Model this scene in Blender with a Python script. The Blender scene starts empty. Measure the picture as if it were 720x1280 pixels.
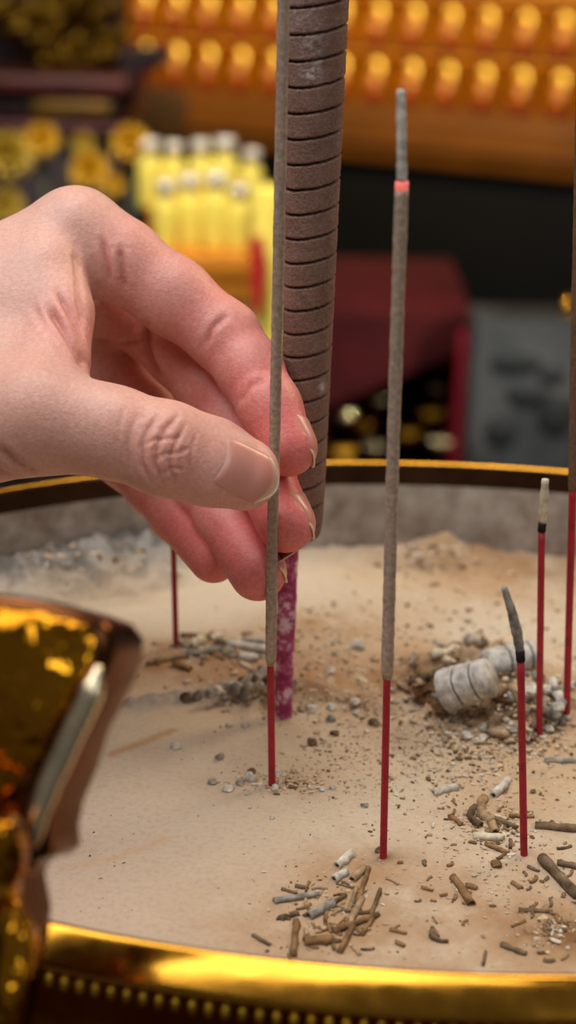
import bpy, bmesh, math, random
import numpy as np
from mathutils import Vector, Matrix

SC = bpy.context.scene
COL = SC.collection
PI = math.pi

# ------------------------------------------------------------------ camera geometry
FPX = 2200.0                       # focal length, in pixels of the 720 x 1280 frame
PITCH = math.radians(20.0)
ROLL = math.radians(1.3)
CAM = np.array([0.0, 0.0, 0.215])  # metres; z = 0 is the level of the ash bed
_c, _s = math.cos(PITCH), math.sin(PITCH)
_fw = np.array([0, _c, -_s]); _up = np.array([0, _s, _c]); _rt = np.array([1.0, 0, 0])
_cr, _sr = math.cos(ROLL), math.sin(ROLL)
RT = _cr * _rt + _sr * _up
UP = _cr * _up - _sr * _rt
FW = _fw

def ray(u, v):
    return RT * ((u - 360) / FPX) - UP * ((v - 640) / FPX) + FW
def P(u, v, d):                    # point seen at pixel u, v at depth d (m)
    return CAM + ray(u, v) * d
def G(u, v, z=0.0):                # point seen at u, v on the level z
    r = ray(u, v)
    return CAM + r * ((z - CAM[2]) / r[2])
def PY(u, v, y):                   # point seen at u, v on the upright plane at distance y
    r = ray(u, v)
    return CAM + r * (y / r[1])
def cam2world(X):                  # camera space, units of 1.02 mm (right, up, away) -> world metres
    X = np.asarray(X, float) * 0.00102
    return CAM + X[:, 0:1] * RT + X[:, 1:2] * UP + X[:, 2:3] * FW

# ------------------------------------------------------------------ object helpers
ORIGIN = {}
def tag(o, label=None, cat=None, group=None, kind=None):
    if label: o['label'] = label
    if cat: o['category'] = cat
    if group: o['group'] = group
    if kind: o['kind'] = kind
    return o
def thing(name, label, cat, loc, group=None):
    o = bpy.data.objects.new(name, None)
    o.empty_display_size = 0.01
    COL.objects.link(o)
    o.location = Vector(loc)
    ORIGIN[o.name] = np.array(loc, float)
    return tag(o, label, cat, group)
def mesh(name, VF, mat, parent=None, smooth=True, loc=None, attrs=None):
    V, F = VF
    V = np.asarray(V, float)
    me = bpy.data.meshes.new(name)
    if parent is not None:
        org = ORIGIN[parent.name]
    else:
        org = np.array(loc if loc is not None else V.mean(0), float)
    me.from_pydata((V - org).tolist(), [], F if isinstance(F, list) else F.tolist())
    if smooth is True:
        me.polygons.foreach_set('use_smooth', [True] * len(me.polygons))
    elif smooth:
        me.polygons.foreach_set('use_smooth', [True] * len(me.polygons))
        me.set_sharp_from_angle(angle=math.radians(smooth))
    if attrs:
        for k, val in attrs.items():
            val = np.asarray(val, float)
            if val.ndim == 2:
                a = me.color_attributes.new(k, 'FLOAT_COLOR', 'POINT')
                buf = np.ones((len(V), 4)); buf[:, :3] = val
                a.data.foreach_set('color', buf.ravel())
            else:
                a = me.attributes.new(k, 'FLOAT', 'POINT')
                a.data.foreach_set('value', val)
    me.materials.append(mat)
    me.update()
    o = bpy.data.objects.new(name, me)
    COL.objects.link(o)
    if parent is not None:
        o.parent = parent
    else:
        o.location = Vector(org)
    ORIGIN[o.name] = org
    return o
def copy_thing(root, loc, label=None, group=None, rotz=None, scale=None):
    r = root.copy(); COL.objects.link(r); r.location = Vector(loc)
    if rotz is not None: r.rotation_euler = (0, 0, rotz)
    if scale is not None: r.scale = (scale, scale, scale)
    if label: r['label'] = label
    if group: r['group'] = group
    for ch in list(root.children):
        c = ch.copy(); COL.objects.link(c); c.parent = r
        for g in list(ch.children):
            d = g.copy(); COL.objects.link(d); d.parent = c
    return r

# ------------------------------------------------------------------ shape helpers (vertices, faces)
def join(*parts):
    V, F, n = [], [], 0
    for v, f in parts:
        v = np.asarray(v, float)
        V.append(v); F += [[i + n for i in q] for q in f]; n += len(v)
    return np.concatenate(V), F
def frame(d):
    d = np.asarray(d, float); d = d / np.linalg.norm(d)
    a = np.array([0, 0, 1.0]) if abs(d[2]) < 0.9 else np.array([1.0, 0, 0])
    x = np.cross(a, d); x /= np.linalg.norm(x)
    return x, np.cross(d, x), d
def tube(pts, rad, n=14, caps=True, squash=None, wob=0.0, seed=0):
    pts = np.asarray(pts, float); m = len(pts)
    rad = np.broadcast_to(np.asarray(rad, float), (m,))
    rng = np.random.default_rng(seed)
    t = np.gradient(pts, axis=0)
    x0, _, _ = frame(t[0]); V = []
    for i in range(m):
        d = t[i] / np.linalg.norm(t[i])
        x0 = x0 - d * (x0 @ d); x0 /= np.linalg.norm(x0); y0 = np.cross(d, x0)
        a = np.arange(n) * 2 * PI / n
        r = rad[i] * (1 + wob * rng.normal(size=n))
        V.append(pts[i] + (np.cos(a) * r)[:, None] * x0 + (np.sin(a) * r)[:, None] * y0)
    V = np.concatenate(V)
    F = [[i * n + j, i * n + (j + 1) % n, (i + 1) * n + (j + 1) % n, (i + 1) * n + j] for i in range(m - 1) for j in range(n)]
    if caps:
        F.append([j for j in range(n)][::-1]); F.append([(m - 1) * n + j for j in range(n)])
    return V, F
def hollow(pts, rad, thick, n=14, wob=0.04, seed=0):
    A = tube(pts, rad, n, False, wob=wob, seed=seed)
    B = tube(pts, np.asarray(rad) - thick, n, False, wob=wob, seed=seed)
    V, F = join(A, (B[0], [q[::-1] for q in B[1]]))
    m = len(pts); k = m * n
    for e, fl in ((0, 0), (m - 1, 1)):
        for j in range(n):
            q = [e * n + j, e * n + (j + 1) % n, k + e * n + (j + 1) % n, k + e * n + j]
            F.append(q if fl else q[::-1])
    return V, F
def lathe(prof, c=(0, 0, 0), n=48, close=False):
    V, F = [], []
    m = len(prof)
    for i in range(n):
        a = 2 * PI * i / n
        for r, z in prof:
            V.append((c[0] + r * math.cos(a), c[1] + r * math.sin(a), c[2] + z))
    for i in range(n):
        k = (i + 1) % n
        for j in range(m - 1 + (1 if close else 0)):
            l = (j + 1) % m
            F.append([i * m + j, k * m + j, k * m + l, i * m + l])
    return np.array(V), F
def ellipsoid(c, r, R=None, nu=20, nv=12):
    V, F = [], []
    for j in range(nv + 1):
        t = PI * j / nv
        for i in range(nu):
            a = 2 * PI * i / nu
            V.append((math.sin(t) * math.cos(a), math.sin(t) * math.sin(a), math.cos(t)))
    V = np.array(V) * np.asarray(r, float)
    if R is not None: V = V @ np.asarray(R).T
    V = V + np.asarray(c, float)
    for j in range(nv):
        for i in range(nu):
            k = (i + 1) % nu
            F.append([j * nu + i, (j + 1) * nu + i, (j + 1) * nu + k, j * nu + k])
    return V, F
def from_bm(bm):
    bm.verts.ensure_lookup_table(); bm.verts.index_update()
    V = np.array([v.co[:] for v in bm.verts]); F = [[v.index for v in f.verts] for f in bm.faces]
    bm.free(); return V, F
def box(c, s, R=None, bev=0.0, seg=2):
    bm = bmesh.new(); bmesh.ops.create_cube(bm, size=1)
    for v in bm.verts: v.co = Vector((v.co.x * s[0], v.co.y * s[1], v.co.z * s[2]))
    if bev: bmesh.ops.bevel(bm, geom=bm.edges[:], offset=bev, segments=seg, affect='EDGES', profile=0.5)
    V, F = from_bm(bm)
    if R is not None: V = V @ np.asarray(R).T
    return V + np.asarray(c, float), F
def prism(poly, depth, O, X, Y, Z, bev=0.0, seg=3):
    """outline poly in the plane (O; X, Y), thickness depth along Z"""
    bm = bmesh.new()
    a = [bm.verts.new((p[0], p[1], 0)) for p in poly]
    f = bm.faces.new(a)
    r = bmesh.ops.extrude_face_region(bm, geom=[f])
    for v in r['geom']:
        if isinstance(v, bmesh.types.BMVert): v.co.z += depth
    bmesh.ops.recalc_face_normals(bm, faces=bm.faces[:])
    if bev:
        ed = [e for e in bm.edges if len(e.link_faces) == 2 and e.calc_face_angle(0) > 0.9]
        bmesh.ops.bevel(bm, geom=ed, offset=bev, segments=seg, affect='EDGES', profile=0.5, clamp_overlap=True)
    V, F = from_bm(bm)
    return np.asarray(O) + V[:, 0:1] * X + V[:, 1:2] * Y + V[:, 2:3] * Z, F
_ico = {}
def rock(c, s, seed, sub=2, rough=0.25, R=None):
    if sub not in _ico:
        bm = bmesh.new(); bmesh.ops.create_icosphere(bm, subdivisions=sub, radius=1); _ico[sub] = from_bm(bm)
    V, F = _ico[sub]
    rng = np.random.default_rng(seed)
    V = V.copy()
    for k in range(7):                                   # chop with random planes: faceted lumps
        n = rng.normal(size=3); n /= np.linalg.norm(n)
        d = rng.uniform(0.45, 0.95)
        h = V @ n - d
        V = V - np.outer(np.maximum(h, 0), n)
    V = V * (1 + rough * 0.3 * rng.normal(size=(len(V), 1)))
    V = V * np.asarray(s, float)
    if R is None:
        a = rng.uniform(0, 2 * PI); R = np.array([[math.cos(a), -math.sin(a), 0], [math.sin(a), math.cos(a), 0], [0, 0, 1]])
    return V @ np.asarray(R).T + np.asarray(c, float), F
def rotz(a):
    return np.array([[math.cos(a), -math.sin(a), 0], [math.sin(a), math.cos(a), 0], [0, 0, 1]])
# lattice noise in numpy, -1..1
def vnoise(x, y, seed=0):
    xi = np.floor(x).astype(np.int64); yi = np.floor(y).astype(np.int64)
    fx = x - xi; fy = y - yi
    fx = fx * fx * (3 - 2 * fx); fy = fy * fy * (3 - 2 * fy)
    def h(a, b):
        n = (a * 374761393 + b * 668265263 + seed * 974711) & 0x7fffffff
        n = ((n ^ (n >> 13)) * 1274126177) & 0x7fffffff
        n = n ^ (n >> 16)
        return (n & 0xffff) / 32767.5 - 1
    return (h(xi, yi) * (1 - fx) + h(xi + 1, yi) * fx) * (1 - fy) + (h(xi, yi + 1) * (1 - fx) + h(xi + 1, yi + 1) * fx) * fy
def fbm(x, y, seed=0, o=4):
    s, a, t = 0, 1.0, 0
    for k in range(o):
        s = s + a * vnoise(x * 2 ** k, y * 2 ** k, seed + k); t += a; a *= 0.5
    return s / t

# ------------------------------------------------------------------ material helpers
def lin(r, g, b):
    f = lambda c: (c / 255 / 12.92) if c / 255 <= 0.04045 else ((c / 255 + 0.055) / 1.055) ** 2.4
    return (f(r), f(g), f(b), 1)
class NT:
    def __init__(s, name):
        s.m = bpy.data.materials.new(name); s.m.use_nodes = True
        s.t = s.m.node_tree; s.b = s.t.nodes['Principled BSDF']
    def n(s, kind, **kw):
        x = s.t.nodes.new(kind)
        for k, v in kw.items():
            if k in x.inputs: x.inputs[k].default_value = v
            else: setattr(x, k, v)
        return x
    def l(s, a, b): s.t.links.new(a, b)
    def set(s, **kw):
        for k, v in kw.items(): s.b.inputs[k.replace('_', ' ')].default_value = v
    def coord(s): return s.n('ShaderNodeTexCoord').outputs['Object']
    def noise(s, scale, detail=4, rough=0.55, vec=None):
        x = s.n('ShaderNodeTexNoise'); x.inputs['Scale'].default_value = scale
        x.inputs['Detail'].default_value = detail; x.inputs['Roughness'].default_value = rough
        s.l(vec if vec is not None else s.coord(), x.inputs['Vector']); return x.outputs['Fac']
    def ramp(s, fac, stops):
        x = s.n('ShaderNodeValToRGB'); e = x.color_ramp.elements
        while len(e) < len(stops): e.new(0.5)
        for i, (p, c) in enumerate(stops): e[i].position = p; e[i].color = c
        s.l(fac, x.inputs['Fac']); return x.outputs['Color']
    def mix(s, fac, a, b, mode='MIX'):
        x = s.n('ShaderNodeMix', data_type='RGBA', blend_type=mode)
        for sock, val in ((x.inputs[0], fac), (x.inputs[6], a), (x.inputs[7], b)):
            if hasattr(val, 'is_linked') or isinstance(val, bpy.types.NodeSocket): s.l(val, sock)
            else: sock.default_value = val
        return x.outputs[2]
    def attr(s, name): return s.n('ShaderNodeAttribute', attribute_name=name)
    def bump(s, h, strength=0.3, dist=0.001, prev=None):
        x = s.n('ShaderNodeBump'); x.inputs['Strength'].default_value = strength; x.inputs['Distance'].default_value = dist
        s.l(h, x.inputs['Height'])
        if prev is not None: s.l(prev, x.inputs['Normal'])
        s.l(x.outputs['Normal'], s.b.inputs['Normal']); return x.outputs['Normal']
def simple(name, col, rough=0.5, metal=0.0, spec=0.5, var=0.12, scale=60, bump=0.0, bdist=0.001, **kw):
    m = NT(name)
    c2 = tuple(max(0, x * (1 - var * 2.2)) for x in col[:3]) + (1,)
    c3 = tuple(min(1, x * (1 + var)) for x in col[:3]) + (1,)
    nz = m.noise(scale, 5)
    m.l(m.ramp(nz, [(0.3, c2), (0.7, c3)]), m.b.inputs['Base Color'])
    m.set(Roughness=rough, Metallic=metal, Specular_IOR_Level=spec)
    if bump: m.bump(nz, bump, bdist)
    for k, v in kw.items(): m.b.inputs[k.replace('_', ' ')].default_value = v
    return m.m
def emitter(name, col, strength):
    m = NT(name); m.set(Base_Color=col, Emission_Color=col, Emission_Strength=strength); return m.m
# ================================================================== MATERIALS
def gold(name, base, rough, bump=0.0, var=0.08):
    m = NT(name)
    nz = m.noise(55, 5)
    d = tuple(x * (1 - var * 3) for x in base[:3]) + (1,)
    m.l(m.ramp(nz, [(0.35, d), (0.65, base)]), m.b.inputs['Base Color'])
    m.l(m.ramp(m.noise(140, 4), [(0.3, (rough * 0.7,) * 3 + (1,)), (0.7, (rough * 1.4,) * 3 + (1,))]), m.b.inputs['Roughness'])
    m.set(Metallic=1.0)
    if bump: m.bump(m.noise(18, 3), bump, 0.004)
    return m.m
M_GOLD = gold('polished_gold', lin(214, 152, 52), 0.16, 0.12)
M_GOLD_EAR = gold('gold_casting', lin(204, 136, 24), 0.15, 0.0)
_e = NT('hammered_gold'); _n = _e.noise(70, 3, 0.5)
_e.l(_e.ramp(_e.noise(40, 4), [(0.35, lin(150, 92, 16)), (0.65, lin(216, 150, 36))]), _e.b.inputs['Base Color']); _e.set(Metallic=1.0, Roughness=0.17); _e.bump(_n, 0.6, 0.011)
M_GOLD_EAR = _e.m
M_GOLD_D = gold('dull_gold', lin(205, 150, 45), 0.34, 0.15)
M_RED = simple('red_dyed_bamboo', lin(168, 18, 40), 0.55, var=0.18, scale=300, bump=0.15, bdist=0.0003)
M_COAT = simple('incense_paste', lin(176, 152, 132), 0.9, spec=0.2, var=0.16, scale=900, bump=0.5, bdist=0.0004)
M_COAT_D = simple('incense_paste_brown', lin(120, 92, 68), 0.9, spec=0.2, var=0.16, scale=900, bump=0.4, bdist=0.0004)
M_ASH = simple('pale_ash', lin(204, 196, 182), 0.95, spec=0.1, var=0.22, scale=420, bump=0.7, bdist=0.0007)
M_ASH_C = simple('cream_ash', lin(214, 200, 172), 0.95, spec=0.1, var=0.2, scale=420, bump=0.6, bdist=0.0006)
M_ASH_G = simple('grey_ash', lin(156, 148, 136), 0.95, spec=0.1, var=0.3, scale=380, bump=0.8, bdist=0.0008)
M_ASH_T = simple('tan_ash', lin(168, 140, 108), 0.95, spec=0.1, var=0.25, scale=380, bump=0.7, bdist=0.0007)
M_ASH_D = simple('dark_ash', lin(118, 98, 76), 0.95, spec=0.1, var=0.35, scale=300, bump=0.8, bdist=0.0008)
M_ASH_B = simple('brown_ash', lin(138, 106, 72), 0.95, spec=0.1, var=0.3, scale=300, bump=0.7, bdist=0.0008)
M_CHAR = simple('char', lin(38, 32, 30), 0.9, spec=0.2, var=0.3, scale=500, bump=0.5, bdist=0.0004)
M_EMBER = emitter('ember', lin(235, 115, 105), 0.6)
MATS = dict(w=M_ASH, c=M_ASH_C, g=M_ASH_G, t=M_ASH_T, d=M_ASH_D, b=M_ASH_B)

# ================================================================== INCENSE BURNER
EC = np.array([0.0407, 0.4122]); RX, RY = 0.1963, 0.1447
RIMZ = 0.031
def oval(prof, n=220):
    """sweep a (offset from the rim line, z) profile round the oval mouth"""
    V, F = [], []
    m = len(prof)
    for i in range(n):
        a = 2 * PI * i / n
        nx, ny = math.cos(a) / RX, math.sin(a) / RY; q = math.hypot(nx, ny)
        for r, z in prof:
            if r > -0.09:
                V.append((EC[0] + RX * math.cos(a) + r * nx / q, EC[1] + RY * math.sin(a) + r * ny / q, z))
            else:
                V.append((EC[0] + (RX + r) * math.cos(a), EC[1] + (RY + r) * math.sin(a), z))
    for i in range(n):
        k = (i + 1) % n
        for j in range(m - 1): F.append([i * m + j, i * m + j + 1, k * m + j + 1, k * m + j])
    return np.array(V), [q[::-1] for q in F]
TABLE_Z = -0.150
urn = thing('incense_burner', 'large oval golden incense burner full of pale ash, flared ear at near left', 'incense burner', (EC[0], EC[1], TABLE_Z))
def arc(c, r, a0, a1, n): return [(c[0] + r * math.cos(math.radians(a0 + (a1 - a0) * i / (n - 1))), c[1] + r * math.sin(math.radians(a0 + (a1 - a0) * i / (n - 1)))) for i in range(n)]
lip = arc((0.0006, RIMZ - 0.0014), 0.0014, 160, 62, 7) + [(0.0022, RIMZ - 0.0008), (0.0042, RIMZ - 0.0022), (0.0058, RIMZ - 0.0040)] + arc((0.0052, RIMZ - 0.0056), 0.0016, 55, -90, 7) + [(0.0042, RIMZ - 0.0076), (0.0030, RIMZ - 0.0086)]
mesh('rim', oval(lip), M_GOLD, urn)
body = [(0.0030, RIMZ - 0.0086), (0.001, 0.014), (0.002, 0.002), (0.010, -0.012), (0.018, -0.032), (0.020, -0.055), (0.014, -0.082), (-0.004, -0.108), (-0.030, -0.124), (-0.050, -0.130), (-0.052, -0.138), (-0.044, TABLE_Z), (-0.060, TABLE_Z)]
M_BODY = gold('urn_body_gold', lin(150, 90, 30), 0.3, 0.25)
mesh('body', oval(body), M_BODY, urn)
# a row of small lugs hangs under the lip
lug = []
NL = 400
for i in range(NL):
    a = 2 * PI * i / NL
    if math.sin(a) > 0.25: continue
    nx, ny = math.cos(a) / RX, math.sin(a) / RY; q = math.hypot(nx, ny); nx /= q; ny /= q
    R = np.array([[nx, -ny, 0], [ny, nx, 0], [0, 0, 1]])
    c = (EC[0] + RX * math.cos(a) + nx * 0.0056, EC[1] + RY * math.sin(a) + ny * 0.0056, RIMZ - 0.0086)
    lug.append(box(c, (0.0026, 0.0014, 0.0030), R, 0.0006, 1))
mesh('beaded_edge', join(*lug), gold('lit_gold_beads', lin(255, 205, 70), 0.42), urn)  # lightened gold: the light the beads catch is put into the colour
# the inside of the wall, dusted with old ash
mw = NT('ash_dusted_wall')
n1 = mw.noise(26, 6, 0.62); n2 = mw.noise(150, 5)
cA = mw.ramp(n1, [(0.30, lin(100, 80, 64)), (0.48, lin(142, 128, 114)), (0.68, lin(172, 166, 158))])
mw.l(mw.mix(0.35, cA, mw.ramp(n2, [(0.35, lin(120, 108, 96)), (0.65, lin(200, 194, 184))])), mw.b.inputs['Base Color'])
mw.set(Roughness=0.95, Specular_IOR_Level=0.1); mw.bump(n2, 0.6, 0.0012)
mesh('inner_wall', oval([(-0.0035, -0.012), (-0.0032, 0.004), (-0.0026, 0.014), (-0.002, 0.0235)]), mw.m, urn)
M_LIP_SHADE = gold('lip_shade', lin(70, 48, 34), 0.45, 0.1)  # dark tone puts the shade under the overhanging lip into the colour
mesh('inner_lip', oval([(-0.002, 0.0235), (-0.0014, 0.0262), (-0.0011, RIMZ - 0.0030), (-0.0007, RIMZ - 0.0009)]), M_LIP_SHADE, urn)
def resample_(pts, k=5):
    pts = np.array(pts); return np.array([a + (b - a) * i / k for a, b in zip(pts[:-1], pts[1:]) for i in range(k)] + [pts[-1]])
# the ear: a flared cast plate standing up outside the near left of the rim
D_EAR = 0.288
epx = [(-190, 722), (-60, 736), (40, 748), (92, 762), (124, 774), (138, 794), (136, 822), (120, 862), (94, 910), (78, 962), (60, 1004), (54, 1036), (56, 1062), (44, 1074), (18, 1074), (10, 1100), (18, 1140), (14, 1190), (0, 1250), (-10, 1320), (-60, 1340), (-190, 1340)]
epl = [((u - 360) * D_EAR / FPX, -(v - 640) * D_EAR / FPX) for u, v in epx]
EX = RT; EY = UP; EZ = FW * 0.93 + RT * 0.34 - UP * 0.12; EZ /= np.linalg.norm(EZ)
O = CAM + FW * D_EAR
M_EAR_PLATE = gold('dark_brown_metal', lin(104, 62, 34), 0.24, 0.2)  # ear plate darker and browner than its raised panel
ear = mesh('ear', prism(epl, 0.0150, O, EX, EY, EZ, 0.0030, 5), M_EAR_PLATE, urn, smooth=50)
# raised scroll on its face and the knob at its root
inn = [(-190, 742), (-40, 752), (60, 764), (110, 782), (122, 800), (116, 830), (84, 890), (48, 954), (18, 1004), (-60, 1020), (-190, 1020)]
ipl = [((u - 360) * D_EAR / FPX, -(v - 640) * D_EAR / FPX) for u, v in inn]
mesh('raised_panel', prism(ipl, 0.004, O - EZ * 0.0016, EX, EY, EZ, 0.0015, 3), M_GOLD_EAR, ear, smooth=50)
glint_pts = [P(u, v, D_EAR - 0.0012) for u, v in ((124, 832), (112, 872), (86, 926), (62, 980), (46, 1024), (42, 1062))]
mesh('rib', tube(resample_(glint_pts), np.interp(np.linspace(0, 1, 26), [0, .15, .5, .85, 1], [.0005, .0021, .0021, .0016, .0005]), 16), gold('pale_glint_gold', lin(255, 236, 196), 0.26), ear)  # strip added in lightened gold, imitates a pale reflection along the ear
kn = P(4, 1062, D_EAR - 0.006)
mesh('scroll_knob', join(ellipsoid(kn, (0.0042, 0.005, 0.0066)), ellipsoid(P(-14, 1108, D_EAR - 0.004), (0.0052, 0.005, 0.0045))), M_GOLD_EAR, ear)
mesh('strut', tube([P(4, 1120, D_EAR - .002), P(26, 1170, D_EAR - .001), P(14, 1240, D_EAR - .002), P(-10, 1330, D_EAR)], [0.0022, 0.0030, 0.0028, 0.0026], 14), M_GOLD_EAR, ear)

# ================================================================== ASH BED
def gpx(pts): return np.array([G(u, v)[:2] for u, v in pts])
def pl_dist(x, y, pts):
    best = np.full(x.shape, 9.0)
    for (ax, ay), (bx, by) in zip(pts[:-1], pts[1:]):
        dx, dy = bx - ax, by - ay
        t = np.clip(((x - ax) * dx + (y - ay) * dy) / (dx * dx + dy * dy), 0, 1)
        best = np.minimum(best, np.hypot(x - ax - t * dx, y - ay - t * dy))
    return best
RIDGE = gpx([(168, 884), (215, 876), (262, 868), (300, 862), (338, 858)])
RIDGE2 = gpx([(352, 866), (400, 866), (440, 874), (486, 884)])
PILE = G(600, 868)[:2]; PILE2 = G(545, 856)[:2]; PILE3 = G(690, 878)[:2]
def bump_at(x, y, u, v, r, asp=1.0):
    g = G(u, v); return np.exp(-(((x - g[0]) / (r * asp)) ** 2 + ((y - g[1]) / r) ** 2))
def sand_h(x, y):
    x = np.asarray(x, float); y = np.asarray(y, float)
    q = np.hypot((x - EC[0]) / RX, (y - EC[1]) / RY)
    wall = (1 - q) * RY                                  # distance to the wall, roughly
    h = 0.0016 * fbm(x * 22, y * 22, 1, 3) + 0.0005 * fbm(x * 120, y * 120, 4, 3)
    right = np.clip((x + 0.005) / 0.05, 0, 1) * np.clip((y - 0.34) / 0.05, 0, 1)
    h += right * (0.0011 * fbm(x * 200, y * 200, 7, 4) + 0.0007 * np.abs(fbm(x * 420, y * 420, 8, 2)))
    # bank of old ash heaped against the far left wall
    side = np.clip((-0.022 - x) / 0.018, 0, 1) * np.clip((y - 0.47) / 0.03, 0, 1)
    bank = np.clip(1 - wall / 0.026, 0, 1)
    nb = 1 + 0.5 * fbm(x * 90, y * 90, 21, 3)
    h += side * (bank ** 0.7) * 0.0105 * nb + side * (bank > 0) * bank * 0.0040 * fbm(x * 330, y * 330, 25, 3)
    h += np.clip(1 - wall / 0.012, 0, 1) * 0.0035 * (0.6 + 0.5 * fbm(x * 60, y * 60, 31, 3)) * np.clip((y - 0.40) / 0.05, 0, 1)
    h += 0.0045 * bump_at(x, y, 545, 694, 0.010, 1.6) * (1 + 0.5 * fbm(x * 150, y * 150, 33, 2))
    # ridge of broken ash and a scarp by the thick incense
    d = pl_dist(x, y, RIDGE); h += 0.0026 * np.exp(-(d / 0.0035) ** 2) * (1 + 0.7 * fbm(x * 400, y * 400, 11, 2))
    d = pl_dist(x, y, RIDGE2); h += 0.0016 * np.exp(-(d / 0.004) ** 2) * (1 + 0.4 * fbm(x * 200, y * 200, 12, 2))
    h += 0.003 * bump_at(x, y, 400, 800, 0.016, 1.4) + 0.002 * bump_at(x, y, 250, 818, 0.014, 2.0)
    h += 0.0045 * bump_at(x, y, 352, 868, 0.007, 1.2) * (1 + 0.4 * fbm(x * 300, y * 300, 14, 2))
    # heap with the broken stub
    for c, a, r in ((PILE, 0.006, 0.022), (PILE2, 0.005, 0.014), (PILE3, 0.006, 0.016)):
        h += a * np.exp(-((x - c[0]) ** 2 + (y - c[1]) ** 2) / r ** 2) * (1 + 0.55 * fbm(x * 190, y * 190, 17, 3))
    return h
def sand_z(u, v):
    g = G(u, v)
    for _ in range(3): g = G(u, v, float(sand_h(np.array([g[0]]), np.array([g[1]]))[0]))
    return g
st = 0.0008
xs = np.arange(EC[0] - RX, EC[0] + RX, st); ys = np.arange(EC[1] - RY, EC[1] + RY, st)
X, Y = np.meshgrid(xs, ys, indexing='ij')
q = np.hypot((X - EC[0]) / (RX - 0.0032), (Y - EC[1]) / (RY - 0.0032))
inside = q <= 1
Hs = sand_h(X, Y)
ids = np.full(X.shape, -1, np.int64); ids[inside] = np.arange(inside.sum())
SV = np.stack([X[inside], Y[inside], Hs[inside]], -1)
quad = np.stack([ids[:-1, :-1], ids[1:, :-1], ids[1:, 1:], ids[:-1, 1:]], -1).reshape(-1, 4)
quad = quad[(quad >= 0).all(1)]
# colour of the ash: beige, warm light put in towards the right, orange-brown stains, grey old ash on the bank
sx, sy = SV[:, 0], SV[:, 1]
sc = np.tile(np.array(lin(198, 180, 156)[:3]), (len(SV), 1))
def stain_or_light(rgb, w):
    global sc
    w = np.clip(w, 0, 1)[:, None]; sc = sc * (1 - w) + np.array(lin(*rgb)[:3]) * w
n_a = fbm(sx * 30, sy * 30, 41, 4); n_b = fbm(sx * 140, sy * 140, 44, 4)
stain_or_light((182, 152, 116), 0.7 * np.clip(0.5 + 1.6 * n_a, 0, 1) * np.clip((sx + 0.03) / 0.07, 0, 1))  # warm light from the right, put into the ash colour
stain_or_light((196, 176, 150), 0.5 * np.clip(1.6 * n_b, 0, 1))
stain_or_light((168, 144, 126), 0.75 * np.clip(1 - (sx + 0.05) / 0.06, 0, 1) * np.clip(1 - (sy - 0.36) / 0.06, 0, 1))
for u, v, r, asp, k in ((250, 822, .016, 2.2, .9), (320, 845, .012, 1.6, .8), (405, 785, .016, 1.2, .75), (430, 860, .016, 2.0, .7), (540, 850, .018, 1.2, .85), (600, 905, .016, 2.2, .6), (470, 1078, .010, 1.6, .55), (455, 1100, .012, 1.2, .45), (350, 980, .008, 2.0, .5), (610, 1020, .010, 1.4, .55), (640, 1150, .03, 2.0, .5), (700, 1160, .012, 1.5, .8), (600, 700, .018, 2.6, .75), (680, 730, .02, 1.6, .6), (60, 735, .010, 3.0, .55), (180, 832, .010, 1.6, .6), (520, 1180, .02, 2.0, .4), (420, 1160, .014, 1.8, .4)):
    stain_or_light((150, 104, 58), 0.9 * k * bump_at(sx, sy, u, v, r, asp) * (0.75 + 0.7 * n_b))
for u, v, r, asp in ((560, 872, .010, 1.0), (530, 860, .008, 1.2), (310, 870, .006, 2.5), (430, 872, .004, 4.0), (705, 1165, .008, 1.4), (480, 1070, .003, 1.2)):  # darkest patches; the strip along the scarp is its shadow painted in
    stain_or_light((104, 72, 46), 0.8 * bump_at(sx, sy, u, v, r, asp) * (0.7 + 0.9 * n_b))
d = pl_dist(sx, sy, gpx([(140, 948), (178, 930), (216, 914)])); stain_or_light((176, 136, 94), 0.8 * np.exp(-(d / 0.0014) ** 2))
d = pl_dist(sx, sy, gpx([(80, 1085), (150, 1070), (205, 1050)])); stain_or_light((180, 146, 110), 0.5 * np.exp(-(d / 0.0016) ** 2))
d = pl_dist(sx, sy, RIDGE); stain_or_light((150, 146, 140), 0.8 * np.exp(-(d / 0.004) ** 2))
sq = np.hypot((sx - EC[0]) / RX, (sy - EC[1]) / RY)
bk = np.clip((-0.022 - sx) / 0.018, 0, 1) * np.clip((sy - 0.47) / 0.03, 0, 1) * np.clip(1.5 - (1 - sq) * RY / 0.018, 0, 1)
stain_or_light((140, 134, 126), bk); stain_or_light((92, 88, 82), bk * np.clip(2.6 * fbm(sx * 260, sy * 260, 51, 3) + .1, 0, 0.85))
ms = NT('ash_sand')
base = ms.attr('ash_tone').outputs['Color']
g1 = ms.noise(700, 4, 0.6); g2 = ms.noise(2400, 2, 0.5)
c1 = ms.mix(0.5, base, ms.mix(1.0, base, ms.ramp(g1, [(0.25, (0.72, 0.70, 0.68, 1)), (0.5, (1, 1, 1, 1)), (0.8, (1.12, 1.12, 1.12, 1))]), 'MULTIPLY'))
ms.l(c1, ms.b.inputs['Base Color']); ms.set(Roughness=0.96, Specular_IOR_Level=0.08)
b1 = ms.bump(ms.noise(330, 5, 0.6), 0.14, 0.0009); ms.bump(g2, 0.4, 0.0004, b1)
bed = mesh('incense_ash', (SV, quad), ms.m, loc=(EC[0], EC[1], 0), attrs={'ash_tone': sc})
tag(bed, 'bed of pale beige incense ash filling the golden burner', 'ash', kind='stuff')
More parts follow.
